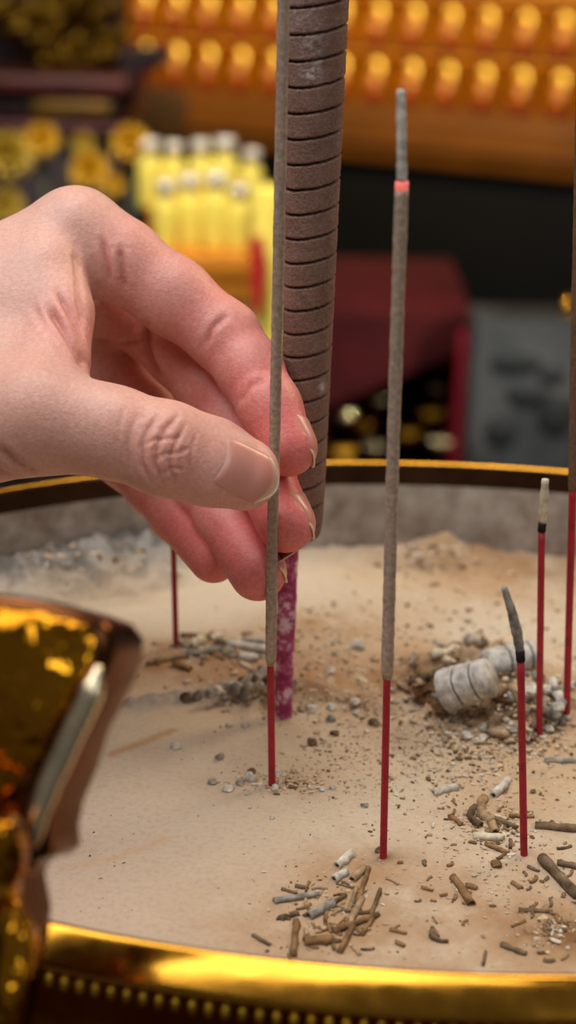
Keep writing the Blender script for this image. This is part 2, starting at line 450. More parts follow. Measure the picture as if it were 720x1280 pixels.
# ================================================================== INCENSE STICKS
def on_y(u, v, y): return PY(u, v, y)
def path(base, pix, y, n=3):
    """pixels up the stick, all on the upright plane through its foot"""
    pts = [on_y(u, v, y) for u, v in pix]
    return np.array(pts)
def resample(pts, step=0.004):
    pts = np.asarray(pts); out = []
    for a, b in zip(pts[:-1], pts[1:]):
        k = max(1, int(np.linalg.norm(b - a) / step))
        out += [a + (b - a) * i / k for i in range(k)]
    return np.array(out + [pts[-1]])
def sink(b, d, k=0.008): d = d / np.linalg.norm(d); return b - d * k
def stick(label, foot, red, coat=None, char=None, ash=None, rr=0.0009, rc=0.0013, coat_mat=None, ash_mat=None, ember=False, ash_r=None, dy=0.0):
    b = sand_z(*foot); y = b[1]
    t = thing('incense_stick', label, 'incense stick', b, 'incense sticks standing in the ash')
    pr = [b] + [on_y(u, v, y + dy * (i + 1)) for i, (u, v) in enumerate(red)]
    pr = [sink(pr[0], pr[1] - pr[0])] + pr
    mesh('bamboo_core', tube(resample(pr), rr, 10), M_RED, t)
    if coat:
        pc = [pr[-1] - (pr[-1] - pr[-2]) / np.linalg.norm(pr[-1] - pr[-2]) * 0.002] + [on_y(u, v, y + dy * (len(red) + i + 1)) for i, (u, v) in enumerate(coat)]
        pc = resample(pc, 0.0012); n = len(pc)
        rad = rc * (1 + 0.03 * np.random.default_rng(len(label)).normal(size=n)); rad[0] *= 0.72; rad[1] *= 0.9
        mesh('incense_coating', tube(pc, rad, 16), coat_mat or M_COAT, t); end = pc[-1]
    else: end = pr[-1]
    if char:
        pc = [end] + [on_y(u, v, y) for u, v in char]
        mesh('charred_band', tube(resample(pc, 0.001), rr * 1.18, 12), M_CHAR, t); end = pc[-1]
    if ember:
        e1 = on_y(*ember, y)
        mesh('ember', tube(resample([end, e1], 0.0005), rc * 0.98, 14, wob=0.03), M_EMBER, t); end = e1
    if ash:
        pa = resample([end] + [on_y(u, v, y) for u, v in ash], 0.0008); n = len(pa)
        rad = np.interp(np.linspace(0, 1, n), np.linspace(0, 1, len(ash_r)), ash_r) * (1 + 0.05 * np.random.default_rng(3 + len(label)).normal(size=n))
        mesh('ash_tip', tube(pa, rad, 14, wob=0.035, seed=5), ash_mat or M_ASH, t)
    return t
s1 = stick('incense stick pinched between thumb and fingers, grey coating above a red foot', (340, 981), [(338, 822)], [(341, 640), (343, 560), (349, 280), (355, -30), (358, -160)], rr=0.00092, rc=0.00132)
s2 = stick('lone upright incense stick with glowing ember and long grey ash tip', (479, 1072), [(484, 838)], [(492, 540), (502, 238)], rr=0.00088, rc=0.00140, ember=(502.4, 227), ash=[(502, 170), (501, 112)], ash_r=[0.00112, 0.00098, 0.0010, 0.00086])
s3 = stick('short burnt red stick whose grey charred ash tip bends to the left', (655, 1068), [(651, 826)], None, [(650, 813)], [(647, 795), (640, 765), (630, 734)], rr=0.00088, ash_mat=M_ASH_G, ash_r=[0.00095, 0.00125, 0.00115, 0.0009, 0.0007])
s4 = stick('short burnt red stick with a straight cream ash tip, behind the bent one', (674, 919), [(677, 664)], None, [(678, 654)], [(680, 625), (681.5, 599)], rr=0.00090, ash_mat=M_ASH_C, ash_r=[0.0009, 0.00115, 0.0011, 0.0009])
s5 = stick('incense stick at the right edge of the picture with brown coating above a red foot', (708, 898), [(716, 606)], [(718, 480), (722, 300), (729, -40)], rr=0.00098, rc=0.00120, coat_mat=M_COAT_D)
s6 = stick('thin red stick standing in the ash behind the hand', (220, 808), [(217, 688), (215, 640)], [(213, 600)], rr=0.00085, rc=0.0011)

# ---- the thick notched incense
nb = sand_z(355, 866); ny = nb[1]
big = thing('thick_incense', 'thick brown incense column cut with ring notches on a purple-red stem, behind the hand', 'incense', nb)
j0 = on_y(361, 678, ny); 
stem = resample([sink(nb, j0 - nb, 0.012), nb, on_y(357, 790, ny), j0, on_y(372, 640, ny)], 0.0015)
ms2 = NT('purple_red_stem')
nz = ms2.noise(240, 5, 0.65)
ms2.l(ms2.ramp(nz, [(0.30, lin(128, 22, 66)), (0.45, lin(160, 40, 92)), (0.52, lin(182, 88, 130)), (0.60, lin(226, 194, 200))]), ms2.b.inputs['Base Color'])
ms2.set(Roughness=0.6); ms2.bump(nz, 0.4, 0.0006)
nst = len(stem); rst = np.interp(np.arange(nst), [0, nst * 0.6, nst - 1], [0.0024, 0.0026, 0.0027])
mesh('stem', tube(stem, rst * (1 + 0.02 * np.random.default_rng(2).normal(size=nst)), 20, wob=0.012), ms2.m, big)
lowc = on_y(376.5, 672, ny); topc = on_y(399, -60, ny - 0.012)
ax = topc - lowc; AL = np.linalg.norm(ax); ax /= AL
bx, by, _ = frame(ax)
# rings of the column; the notches are thin slightly tilted saw cuts
zz = []
pitch = 0.00600
z = 0.0
nr = int(AL / 0.00030)
zs = np.linspace(0, AL + 0.05, int((AL + 0.05) / 0.00030))
na = 72; ang = np.arange(na) * 2 * PI / na
Zg, Ag = np.meshgrid(zs, ang, indexing='ij')
tilt = (np.cos(Ag) * RT.dot(bx) + np.sin(Ag) * RT.dot(by)) * 0.0013
ragged = 0.00010 * fbm(Ag * 7, Zg * 300, 61, 3)
ph = (Zg - 0.004 - tilt + ragged) / pitch; near = (ph - np.round(ph)) * pitch
cut = np.exp(-(near / 0.00028) ** 4)
Rg = np.interp(Zg, [0, 0.0012, 0.004, 0.012, AL], [0.0034, 0.0048, 0.0054, 0.0057, 0.0073])
Rg = Rg + 0.00012 * fbm(Ag * 9, Zg * 900, 63, 3) - 0.0011 * cut
side_l = (np.cos(Ag) * RT.dot(bx) + np.sin(Ag) * RT.dot(by))
CV = lowc + Zg[..., None] * ax + (Rg * np.cos(Ag))[..., None] * bx + (Rg * np.sin(Ag))[..., None] * by
m_ = len(zs)
CF = [[i * na + j, i * na + (j + 1) % na, (i + 1) * na + (j + 1) % na, (i + 1) * na + j] for i in range(m_ - 1) for j in range(na)]
CF.append(list(range(na))[::-1]); CF.append([(m_ - 1) * na + j for j in range(na)])
# scuffs of pale ash where it was touched: near the top, on the side towards the camera
cv = CV.reshape(-1, 3); uu = 360 + ((cv - CAM) @ RT) / ((cv - CAM) @ FW) * FPX; vv = 640 - ((cv - CAM) @ UP) / ((cv - CAM) @ FW) * FPX
front = ((cv - (lowc + Zg.reshape(-1, 1) * ax)) @ -FW) > 0
scuff = np.zeros(len(cv))
for u, v, ru, rv, k in ((390, 92, 12, 11, 1.0), (398, 76, 7, 5, .8), (388, 50, 14, 30, .45), (378, 20, 20, 20, .35), (402, 483, 3.5, 7, .9)):
    scuff = np.maximum(scuff, k * np.exp(-(((uu - u) / ru) ** 2 + ((vv - v) / rv) ** 2)) * front)
scuff = scuff * np.clip(0.55 + 1.6 * fbm(uu * .25, vv * .25, 71, 3), 0, 1.2)
mc = NT('notched_incense')
nz = mc.noise(1500, 4, 0.6); n2 = mc.noise(160, 4)
bc = mc.mix(0.5, mc.ramp(nz, [(0.32, lin(108, 82, 70)), (0.6, lin(146, 114, 100)), (0.75, lin(184, 156, 142))]), mc.ramp(n2, [(0.3, lin(118, 90, 78)), (0.7, lin(152, 122, 108))]))
bc = mc.mix(mc.attr('saw_cut_shade').outputs['Fac'], bc, lin(46, 30, 26))  # shade inside the cuts is put into the colour
bc = mc.mix(mc.attr('scuff').outputs['Fac'], bc, lin(206, 196, 192))
mc.l(bc, mc.b.inputs['Base Color']); mc.set(Roughness=0.95, Specular_IOR_Level=0.15); mc.bump(nz, 0.6, 0.0006)
mesh('notched_column', (cv, CF), mc.m, big, attrs={'saw_cut_shade': np.clip(cut.ravel() * 0.85, 0, 1), 'scuff': np.clip(scuff, 0, 1)})
# ================================================================== THE HAND (signed distance field in camera-space mm)
def cm(u, v, z):
    return np.array([(u - 360) * z / FPX, -(v - 640) * z / FPX, z])
def seg(A, B, flat=None, k=None):
    """tapered capsule between (u, v, z, r_px) joints, flattened along a direction if asked"""
    a, b = cm(*A[:3]), cm(*B[:3])
    return (a, b, A[3] * A[2] / FPX, B[3] * B[2] / FPX, flat)
TH = dict(cmc=(-190, 560, 416, 84), mcp=(45, 522, 397, 70), mid=(140, 540, 394, 56), ip=(208, 561, 393, 58), d=(262, 577, 395, 54), tip=(303, 592, 397, 47))
ZF = np.array([0.10, 0.25, -1.0]); ZF /= np.linalg.norm(ZF)        # the way the thumb nail faces
THUMB = [seg(TH['cmc'], TH['mcp']), seg(TH['mcp'], TH['mid']), seg(TH['mid'], TH['ip'], (ZF, 1.12)),
         seg(TH['ip'], TH['d'], (ZF, 1.2)), seg(TH['d'], TH['tip'], (ZF, 1.3))]
def finger(*J): return [seg(J[i], J[i + 1]) for i in range(len(J) - 1)]
INDEX = finger((95, 296, 430, 58), (150, 325, 429, 51), (217, 371, 428, 47), (281, 421, 426, 43), (312, 462, 422, 40), (337, 508, 417, 37.5), (360, 560, 413, 36))
MIDDLE = finger((70, 350, 452, 56), (150, 384, 455, 40), (224, 441, 446, 41), (262, 482, 440, 42), (296, 533, 434, 39), (328, 592, 425, 37), (357, 655, 416, 36.5))
RING = finger((40, 430, 464, 60), (150, 480, 466, 52), (225, 570, 452, 44), (256, 615, 440, 38), (284, 655, 432, 37), (322, 716, 420, 35.5))
PINKY = finger((20, 490, 474, 52), (90, 530, 469, 46), (165, 577, 457, 37), (192, 608, 450, 34), (222, 643, 443, 33), (267, 697, 432, 32))
WR = (-270, 540, 432)
BODY = [seg(WR + (110,), (95, 296, 430, 56)), seg((-270, 560, 440, 105), (60, 372, 446, 58)), seg((-270, 580, 448, 100), (30, 440, 458, 56)),
        seg((-265, 590, 455, 90), (20, 500, 470, 50)), seg(WR + (118,), TH['cmc']),
        seg((-120, 430, 424, 75), (20, 392, 417, 52)), seg((-100, 480, 415, 75), (45, 455, 406, 42)), seg((-40, 380, 426, 60), (52, 345, 424, 48)),
        seg((60, 352, 419, 32), (78, 392, 413, 24)), seg((78, 392, 413, 24), (82, 452, 405, 24)),
        seg((60, 400, 462, 60), (120, 440, 466, 50)), seg((40, 460, 468, 60), (130, 520, 468, 48)),
        seg((-280, 545, 436, 122), (-430, 572, 440, 128)), seg((-430, 572, 440, 128), (-800, 560, 432, 165))]
def sd(p, prim):
    a, b, ra, rb, flat = prim
    q = p - a.astype(p.dtype); ab = (b - a).astype(p.dtype)
    if flat is not None:
        n, s = flat; n = n.astype(p.dtype)
        q = q + ((q @ n) * (s - 1))[..., None] * n
        ab = ab + n * float(ab @ n) * (s - 1)
    L = float(ab @ ab)
    t = np.clip((q @ ab) / L, 0, 1)
    d = q - t[..., None] * ab
    return np.sqrt((d * d).sum(-1)) - (ra + (rb - ra) * t)
def smin(a, b, k):
    h = np.maximum(k - np.abs(a - b), 0) / k
    return np.minimum(a, b) - h * h * k * 0.25
def chain(p, prims, k):
    d = sd(p, prims[0])
    for q in prims[1:]: d = smin(d, sd(p, q), k)
    return d
def hand_sdf(p):
    body = chain(p, BODY, 9.0)
    th = smin(chain(p, THUMB, 3.0), body, 8.0)
    out = th
    for f, k in ((INDEX, 5.0), (MIDDLE, 4.0), (RING, 4.0), (PINKY, 4.0)):
        out = smin(out, smin(chain(p, f, 3.0), body, k), 0.9)
    return out
def grid_sdf(lo, hi, h):
    nx, ny, nz = [int((hi[i] - lo[i]) / h) + 1 for i in range(3)]
    xs = (lo[0] + np.arange(nx) * h).astype(np.float32); ys = (lo[1] + np.arange(ny) * h).astype(np.float32); zs = (lo[2] + np.arange(nz) * h).astype(np.float32)
    vol = np.full((nx, ny, nz), 9.0, np.float32)
    B = 24                                           # only blocks near the surface are worth the work
    for i in range(0, nx, B):
        for j in range(0, ny, B):
            for k in range(0, nz, B):
                X, Y, Z = xs[i:i + B], ys[j:j + B], zs[k:k + B]
                c = np.array([[X.mean(), Y.mean(), Z.mean()]], np.float32)
                dc = float(hand_sdf(c)[0])
                if abs(dc) > B * h * 0.95 + 5:
                    vol[i:i + B, j:j + B, k:k + B] = dc; continue
                g = np.stack(np.meshgrid(X, Y, Z, indexing='ij'), -1)
                vol[i:i + B, j:j + B, k:k + B] = hand_sdf(g.reshape(-1, 3)).reshape(g.shape[:3])
    return vol
def surface_nets(vol, lo, h):
    s = vol < 0
    c = s[:-1, :-1, :-1].astype(np.int8)
    cnt = np.zeros([n - 1 for n in vol.shape], np.int8)
    offs = [(a, b, d) for a in (0, 1) for b in (0, 1) for d in (0, 1)]
    sl = lambda o: tuple(slice(o[i], vol.shape[i] - 1 + o[i]) for i in range(3))
    for o in offs: cnt += s[sl(o)]
    act = (cnt > 0) & (cnt < 8)
    idx = np.full(act.shape, -1, np.int64); ii = np.argwhere(act); idx[act] = np.arange(len(ii))
    acc = np.zeros((len(ii), 3)); num = np.zeros(len(ii))
    for a in offs:
        for ax in range(3):
            if a[ax]: continue
            b = list(a); b[ax] = 1
            va = vol[tuple((ii + a).T)]; vb = vol[tuple((ii + b).T)]
            m = (va < 0) != (vb < 0)
            t = np.where(m, va / np.where(m, va - vb, 1), 0)
            pt = np.tile(np.array(a, float), (len(ii), 1)); pt[:, ax] = t
            acc += pt * m[:, None]; num += m
    V = np.asarray(lo) + (ii + acc / num[:, None]) * h
    F = []
    for ax in range(3):
        u, w = [(1, 2), (2, 0), (0, 1)][ax]
        A = [slice(None)] * 3; Bs = [slice(None)] * 3
        A[ax] = slice(0, -1); Bs[ax] = slice(1, None)
        sa, sb = s[tuple(A)], s[tuple(Bs)]
        e = np.argwhere(sa != sb)
        e = e[(e[:, u] > 0) & (e[:, w] > 0) & (e[:, u] < vol.shape[u] - 1) & (e[:, w] < vol.shape[w] - 1)]
        ins = sa[tuple(e.T)]
        q = []
        for du, dw in ((1, 1), (0, 1), (0, 0), (1, 0)):
            x = e.copy(); x[:, u] -= du; x[:, w] -= dw
            q.append(idx[tuple(x.T)])
        q = np.stack(q, 1)
        F.append(np.where(ins[:, None], q, q[:, ::-1]))
    return V, np.concatenate(F)
def sdf_grad(p, e=0.25):
    p = p.astype(np.float64); g = np.zeros_like(p)
    for i in range(3):
        d = np.zeros(3); d[i] = e
        g[:, i] = hand_sdf(p + d) - hand_sdf(p - d)
    return g / np.maximum(np.linalg.norm(g, axis=1, keepdims=True), 1e-9)
def to_px(X): return 360 + X[:, 0] * FPX / X[:, 2], 640 - X[:, 1] * FPX / X[:, 2]
def poly_dist(u, v, pts):
    best = np.full(len(u), 1e9); par = np.zeros(len(u))
    n = len(pts) - 1
    for i in range(n):
        ax, ay = pts[i]; bx, by = pts[i + 1]
        dx, dy = bx - ax, by - ay
        t = np.clip(((u - ax) * dx + (v - ay) * dy) / (dx * dx + dy * dy), 0, 1)
        d = np.hypot(u - ax - t * dx, v - ay - t * dy)
        m = d < best; best[m] = d[m]; par[m] = (i + t[m]) / n
    return best, par

LO, HI, HS = (-165.0, -62.0, 376.0), (12.0, 84.0, 492.0), 0.5
HV, HF = surface_nets(grid_sdf(LO, HI, HS), LO, HS)
HN = sdf_grad(HV)
# ---- creases and folds of the skin: (pixel polyline, half width px, depth mm, thumb/front only: greatest depth z)
CREASES = [
    # knuckle of the thumb
    ([(197, 520), (186, 535), (178, 556), (178, 580), (187, 600)], 3.0, 0.42, 396), ([(222, 520), (207, 536), (196, 558), (194, 580), (203, 603)], 3.2, 0.5, 396),
    ([(232, 530), (222, 548), (214, 566), (213, 585), (220, 604)], 2.8, 0.36, 396), ([(180, 556), (195, 549), (212, 549), (230, 545)], 2.4, 0.26, 396),
    ([(194, 575), (206, 567), (222, 566), (236, 560)], 2.4, 0.3, 396), ([(203, 592), (215, 585), (230, 586)], 2.2, 0.24, 396),
    ([(170, 520), (163, 540), (160, 562), (164, 585)], 3.2, 0.2, 396), ([(246, 540), (240, 560), (238, 580), (242, 604)], 2.6, 0.16, 396),
    ([(156, 508), (148, 530), (145, 560)], 3.0, 0.13, 396), ([(205, 540), (210, 556), (206, 570), (212, 580)], 2.0, 0.2, 396),
    # folds of the web between thumb and forefinger
    ([(60, 385), (78, 412), (95, 440), (108, 462)], 5.0, 1.0, 430), ([(72, 365), (86, 395), (98, 425), (110, 455)], 4.0, 0.7, 430),
    ([(40, 380), (60, 410), (82, 440), (100, 462)], 5.0, 0.35, 430), ([(92, 310), (96, 340), (98, 375), (102, 410)], 4.5, 0.35, 430),
    ([(128, 300), (134, 330), (138, 352)], 4.0, 0.5, 430), ([(150, 312), (153, 335), (156, 362)], 4.5, 0.6, 430),
    # flexion creases of the forefinger and middle finger
    ([(256, 432), (266, 410), (284, 394)], 4.0, 0.35, 430), ([(299, 503), (312, 483), (330, 474)], 4.0, 0.35, 424),
    ([(183, 408), (182, 430), (188, 452), (198, 470)], 5.0, 1.3, 450), ([(120, 425), (150, 430), (180, 424)], 3.0, 0.5, 470),
    # wrist and heel of the hand
    ([(0, 560), (20, 580), (45, 592)], 5.0, 0.5, 430), ([(-20, 580), (10, 594), (40, 600)], 5.0, 0.5, 430),
]
pu, pv = to_px(HV)
facing = np.clip(-(HN * (HV / np.linalg.norm(HV, axis=1, keepdims=True))).sum(1) * 2.0, 0, 1)
groove = np.zeros(len(HV))
for pts, w, dep, zmax in CREASES:
    d, t = poly_dist(pu, pv, pts)
    g = 1.15 * dep * (np.exp(-(d / w) ** 2) - 0.35 * np.exp(-((d - 2.2 * w) / (1.2 * w)) ** 2)) * np.clip(np.minimum(t, 1 - t) * 6 + 0.25, 0, 1)
    groove += g * facing * (HV[:, 2] < zmax)
# fine skin lines running across the thumb and the back of the hand
fine = 0.035 * np.sin((pu * 0.85 + pv * 0.53) * 0.9 + 3 * vnoise(pu * .03, pv * .03, 5)) * np.clip(vnoise(pu * .02, pv * .02, 9) + 0.4, 0, 1) * facing
HV = HV - HN * (groove + fine * (pu < 270))[:, None]

# ---- nails: patches lying on the flesh
def nail(C0, axis, nrm, halfL, halfW, ext, lift=0.28, nu=22, nv=18):
    C0 = np.asarray(C0, float); n = nrm / np.linalg.norm(nrm); a = axis - n * (axis @ n); a /= np.linalg.norm(a); s = np.cross(a, n)
    T = np.linspace(-1, 1, nv); S = np.linspace(-1, 1, nu)
    pts, ok = [], []
    for si in S:
        for t in T:
            wid = halfW * (1 - 0.10 * max(0, si) ** 2) * (1 - 0.22 * max(0, -si - 0.3) ** 1.5)
            ex = halfL * (si - (0.30 * t * t if si < 0 else 0) * (-si)) - (0.55 * halfL * t * t * max(si, 0) ** 2)
            pts.append(C0 + a * ex + s * t * wid + n * 9)
    X = np.array(pts)
    for _ in range(60):
        X = X - n * np.clip(hand_sdf(X) * 0.8, -1.5, 1.5)[:, None]
    X = X.reshape(nu, nv, 3)
    # extend the free edge past the flesh
    d = X[-1] - X[-3]; d /= np.maximum(np.linalg.norm(d, axis=-1, keepdims=True), 1e-6)
    d = 0.12 * d + 0.88 * a
    E = [X[-1] + d * ext * f * (1 - 0.25 * T[:, None] ** 2) for f in (0.35, 0.7, 1.0)]
    X = np.concatenate([X, np.array(E)])
    prof = np.ones((len(X), nv)) * lift
    prof[0] -= 0.7; prof[1] -= 0.34; prof[2] -= 0.1; prof[:, 0] -= 0.34; prof[:, -1] -= 0.34; prof[:, 1] -= 0.08; prof[:, -2] -= 0.08
    X = X + n * prof[..., None]
    M = len(X)
    V = np.concatenate([X.reshape(-1, 3), (X - n * 0.45).reshape(-1, 3)])
    F = []; K = M * nv
    for i in range(M - 1):
        for j in range(nv - 1):
            q = [i * nv + j, (i + 1) * nv + j, (i + 1) * nv + j + 1, i * nv + j + 1]
            F.append(q); F.append([x + K for x in q[::-1]])
    for i in range(M - 1):
        for j in (0, nv - 1):
            q = [i * nv + j, (i + 1) * nv + j, (i + 1) * nv + j + K, i * nv + j + K]; F.append(q if j else q[::-1])
    for j in range(nv - 1):
        for i in (0, M - 1):
            q = [i * nv + j, i * nv + j + 1, i * nv + j + 1 + K, i * nv + j + K]; F.append(q if i == 0 else q[::-1])
    # 0 at the root .. 1 at the free edge, for the pale edge and the half moon
    par = np.repeat(np.concatenate([np.linspace(0, 0.86, nu), [0.91, 0.96, 1.0]]), nv)
    tt = np.tile(np.abs(T), M); par = par + 0.05 * tt * tt
    return V, F, np.concatenate([par, par])
mm = 397 / FPX
NAILS = [
    ('thumbnail', nail(cm(309, 599, 397), np.array([95.0, -33, 12]), np.array([0.10, 0.22, -1.0]), 6.6, 6.0, 0.6)),
    ('fingernail', nail(cm(372, 555, 414), np.array([20, -58, -6.0]), np.array([0.93, 0.36, -0.18]), 5.6, 5.0, 1.0)),
    ('fingernail', nail(cm(369, 648, 417), np.array([26, -58, -8.0]), np.array([0.90, 0.40, -0.15]), 5.4, 5.0, 1.0)),
    ('fingernail', nail(cm(336, 705, 421), np.array([38, -58, -14.0]), np.array([0.86, 0.48, -0.15]), 5.2, 4.8, 0.9)),
    ('fingernail', nail(cm(282, 684, 433), np.array([42, -52, -12.0]), np.array([0.80, 0.45, 0.50]), 4.4, 4.2, 1.0)),
]
# ---- skin colour: paler back of the hand, pink knuckles, fingertips and folds
def blob(c, r):
    d = np.linalg.norm(HV - np.asarray(c), axis=1); return np.exp(-(d / r) ** 2)
col = np.tile(np.array(lin(216, 164, 146)[:3]), (len(HV), 1))
def tint(rgb, w):
    global col
    w = np.clip(w, 0, 1)[:, None]; col = col * (1 - w) + np.array(lin(*rgb)[:3]) * w
for ch, r, z in ((INDEX, 15, 0.85), (MIDDLE, 16, 0.9), (RING, 16, 0.9), (PINKY, 16, 0.9)):
    w = np.zeros(len(HV))
    for k, pr in enumerate(ch[1:]): w = np.maximum(w, np.clip(1.6 - sd(HV, pr) / 2.5 - 0.6, 0, 1) * (0.35 + 0.14 * k))
    tint((222, 100, 100), np.clip(w * z * 1.2, 0, .95))
tint((222, 148, 132), 0.7 * blob(cm(320, 600, 392), 12)); tint((214, 138, 118), 0.6 * blob(cm(210, 560, 385), 11))
tint((222, 130, 120), 0.75 * blob(cm(90, 410, 405), 10)); tint((205, 150, 130), 0.5 * blob(cm(20, 480, 385), 14))
tint((226, 178, 160), 0.6 * blob(cm(40, 300, 420), 22)); tint((214, 140, 128), 0.5 * blob(cm(140, 320, 418), 12))
for cc, rr in ((cm(385, 585, 408), 7), (cm(383, 675, 410), 7), (cm(350, 728, 414), 7), (cm(285, 715, 428), 7)): tint((226, 116, 112), 0.7 * blob(cc, rr))
col = col * (1 + 0.06 * fbm(pu * .05, pv * .05, 3)[:, None])
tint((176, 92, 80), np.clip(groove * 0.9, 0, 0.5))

def skin_material():
    m = NT('skin')
    a = m.attr('skin_tone').outputs['Color']
    nz = m.noise(900, 3, 0.6)
    c = m.mix(0.16, a, m.ramp(nz, [(0.3, lin(165, 95, 80)), (0.7, lin(245, 205, 185))]), 'MIX')
    m.l(c, m.b.inputs['Base Color'])
    m.set(Roughness=0.46, Specular_IOR_Level=0.4, Subsurface_Weight=0.35, Subsurface_Scale=0.004)
    m.b.inputs['Subsurface Radius'].default_value = (1.0, 0.32, 0.18)
    v = m.n('ShaderNodeTexVoronoi'); v.inputs['Scale'].default_value = 1500
    m.l(m.coord(), v.inputs['Vector'])
    b1 = m.bump(v.outputs['Distance'], 0.22, 0.0003)
    m.bump(m.noise(420, 4), 0.25, 0.0006, b1)
    return m.m
def nail_material():
    m = NT('fingernail')
    a = m.attr('nail_length').outputs['Fac']
    m.l(m.ramp(a, [(0.0, lin(226, 178, 164)), (0.14, lin(212, 146, 130)), (0.76, lin(208, 136, 120)), (0.88, lin(230, 194, 168)), (1.0, lin(238, 212, 184))]), m.b.inputs['Base Color'])
    m.set(Roughness=0.33, Specular_IOR_Level=0.5, Subsurface_Weight=0.1, Subsurface_Scale=0.002)
    m.bump(m.noise(700, 2), 0.06, 0.0002)
    return m.m
M_SKIN = skin_material(); M_NAIL = nail_material()
hw = cam2world(HV)
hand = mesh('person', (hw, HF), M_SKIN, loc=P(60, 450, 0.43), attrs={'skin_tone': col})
tag(hand, "bare left hand reaching in from the left, thumb and fingers pinching an incense stick", 'person')
for nm, (nv_, nf_, np_) in NAILS:
    mesh(nm, (cam2world(nv_), nf_), M_NAIL, hand, attrs={'nail_length': np_})
# ================================================================== BURNT BITS LYING ON THE ASH
def lay(u1, v1, u2, v2, w, bend=0.0, seed=0):
    a, b = sand_z(u1, v1), sand_z(u2, v2)
    d = (0.5 * (a + b) - CAM) @ FW
    r = w / 2 * d / FPX * 1.18
    k = 7; pts = []
    side = np.cross(b - a, [0, 0, 1.0]); side /= max(np.linalg.norm(side), 1e-9)
    rng = np.random.default_rng(seed)
    for i in range(k):
        t = i / (k - 1)
        p = a + (b - a) * t + side * bend * 4 * t * (1 - t) + rng.normal(size=3) * r * 0.10
        p[2] = max(float(sand_h(np.array([p[0]]), np.array([p[1]]))[0]), a[2] + (b[2] - a[2]) * t) + r * 0.42
        pts.append(p)
    return np.array(pts), r
SEED = [100]
def bit(name, label, cat, group, u1, v1, u2, v2, w, mat, kind='hollow', bend=0.0):
    SEED[0] += 1
    pts, r = lay(u1, v1, u2, v2, w, bend, SEED[0])
    rad = r * (1 + 0.08 * np.random.default_rng(SEED[0]).normal(size=len(pts)))
    if kind == 'hollow': vf = hollow(pts, rad, r * 0.38, 14, 0.05, SEED[0])
    else: vf = tube(pts, rad * np.linspace(1, 0.86, len(pts)), 10, wob=0.10, seed=SEED[0])
    o = mesh(name, vf, MATS[mat], loc=pts[0]); return tag(o, label, cat, group)
g_front = 'burnt bits in the scatter near the front rim'
for a in [
    (421, 1084, 440, 1069, 10, 'w', 'hollow', 'pale ash tube, upper of the two lying just left of the lone upright stick'),
    (417, 1102, 432, 1092, 9, 'w', 'hollow', 'pale ash tube, lower of the two lying just left of the lone upright stick'),
    (342, 1128, 398, 1119, 8, 'g', 'solid', 'long grey burnt stub lying leftmost in the front scatter'),
    (385, 1148, 416, 1131, 10, 'g', 'hollow', 'grey ash tube lying below the long grey stub'),
    (440, 1102, 456, 1086, 8, 't', 'hollow', 'tan ash tube close by the foot of the lone upright stick'),
    (446, 1132, 461, 1086, 6, 'b', 'solid', 'thin brown stub pointing up to the foot of the lone upright stick'),
    (434, 1162, 452, 1124, 7, 't', 'hollow', 'tan tube lying upright in the middle of the front scatter'),
    (416, 1166, 474, 1144, 7, 'b', 'solid', 'long brown stub slanting across the bottom of the front scatter'),
    (379, 1180, 416, 1178, 11, 'b', 'hollow', 'thick brown tube lying level just above the near rim'),
    (424, 1192, 442, 1156, 7, 'b', 'solid', 'brown stub slanting down to the near rim'),
    (366, 1196, 371, 1152, 8, 'b', 'solid', 'dark brown stub pointing straight at the near rim'),
    (462, 1150, 476, 1112, 5, 'd', 'solid', 'thin dark splinter at the right of the front scatter'),
    (350, 1150, 372, 1143, 7, 'd', 'solid', 'small dark stub left of the grey tube in the front scatter'),
    (316, 1170, 338, 1182, 5, 'd', 'solid', 'thin dark splinter at the left end of the front scatter'),
    (400, 1142, 432, 1120, 6, 'd', 'solid', 'dark stub between the grey tubes of the front scatter'),
    (452, 1170, 466, 1150, 6, 'b', 'solid', 'short brown stub low in the front scatter'),
    (352, 1112, 372, 1118, 4, 'd', 'solid', 'tiny dark splinter above the long grey stub'),
    (446, 1110, 436, 1140, 5, 't', 'solid', 'thin tan splinter in the upper front scatter'),
]:
    bit('ash_stub', a[7], 'burnt stub', g_front, *a[:5], a[5], a[6])
g_right = 'burnt bits on the right of the ash'
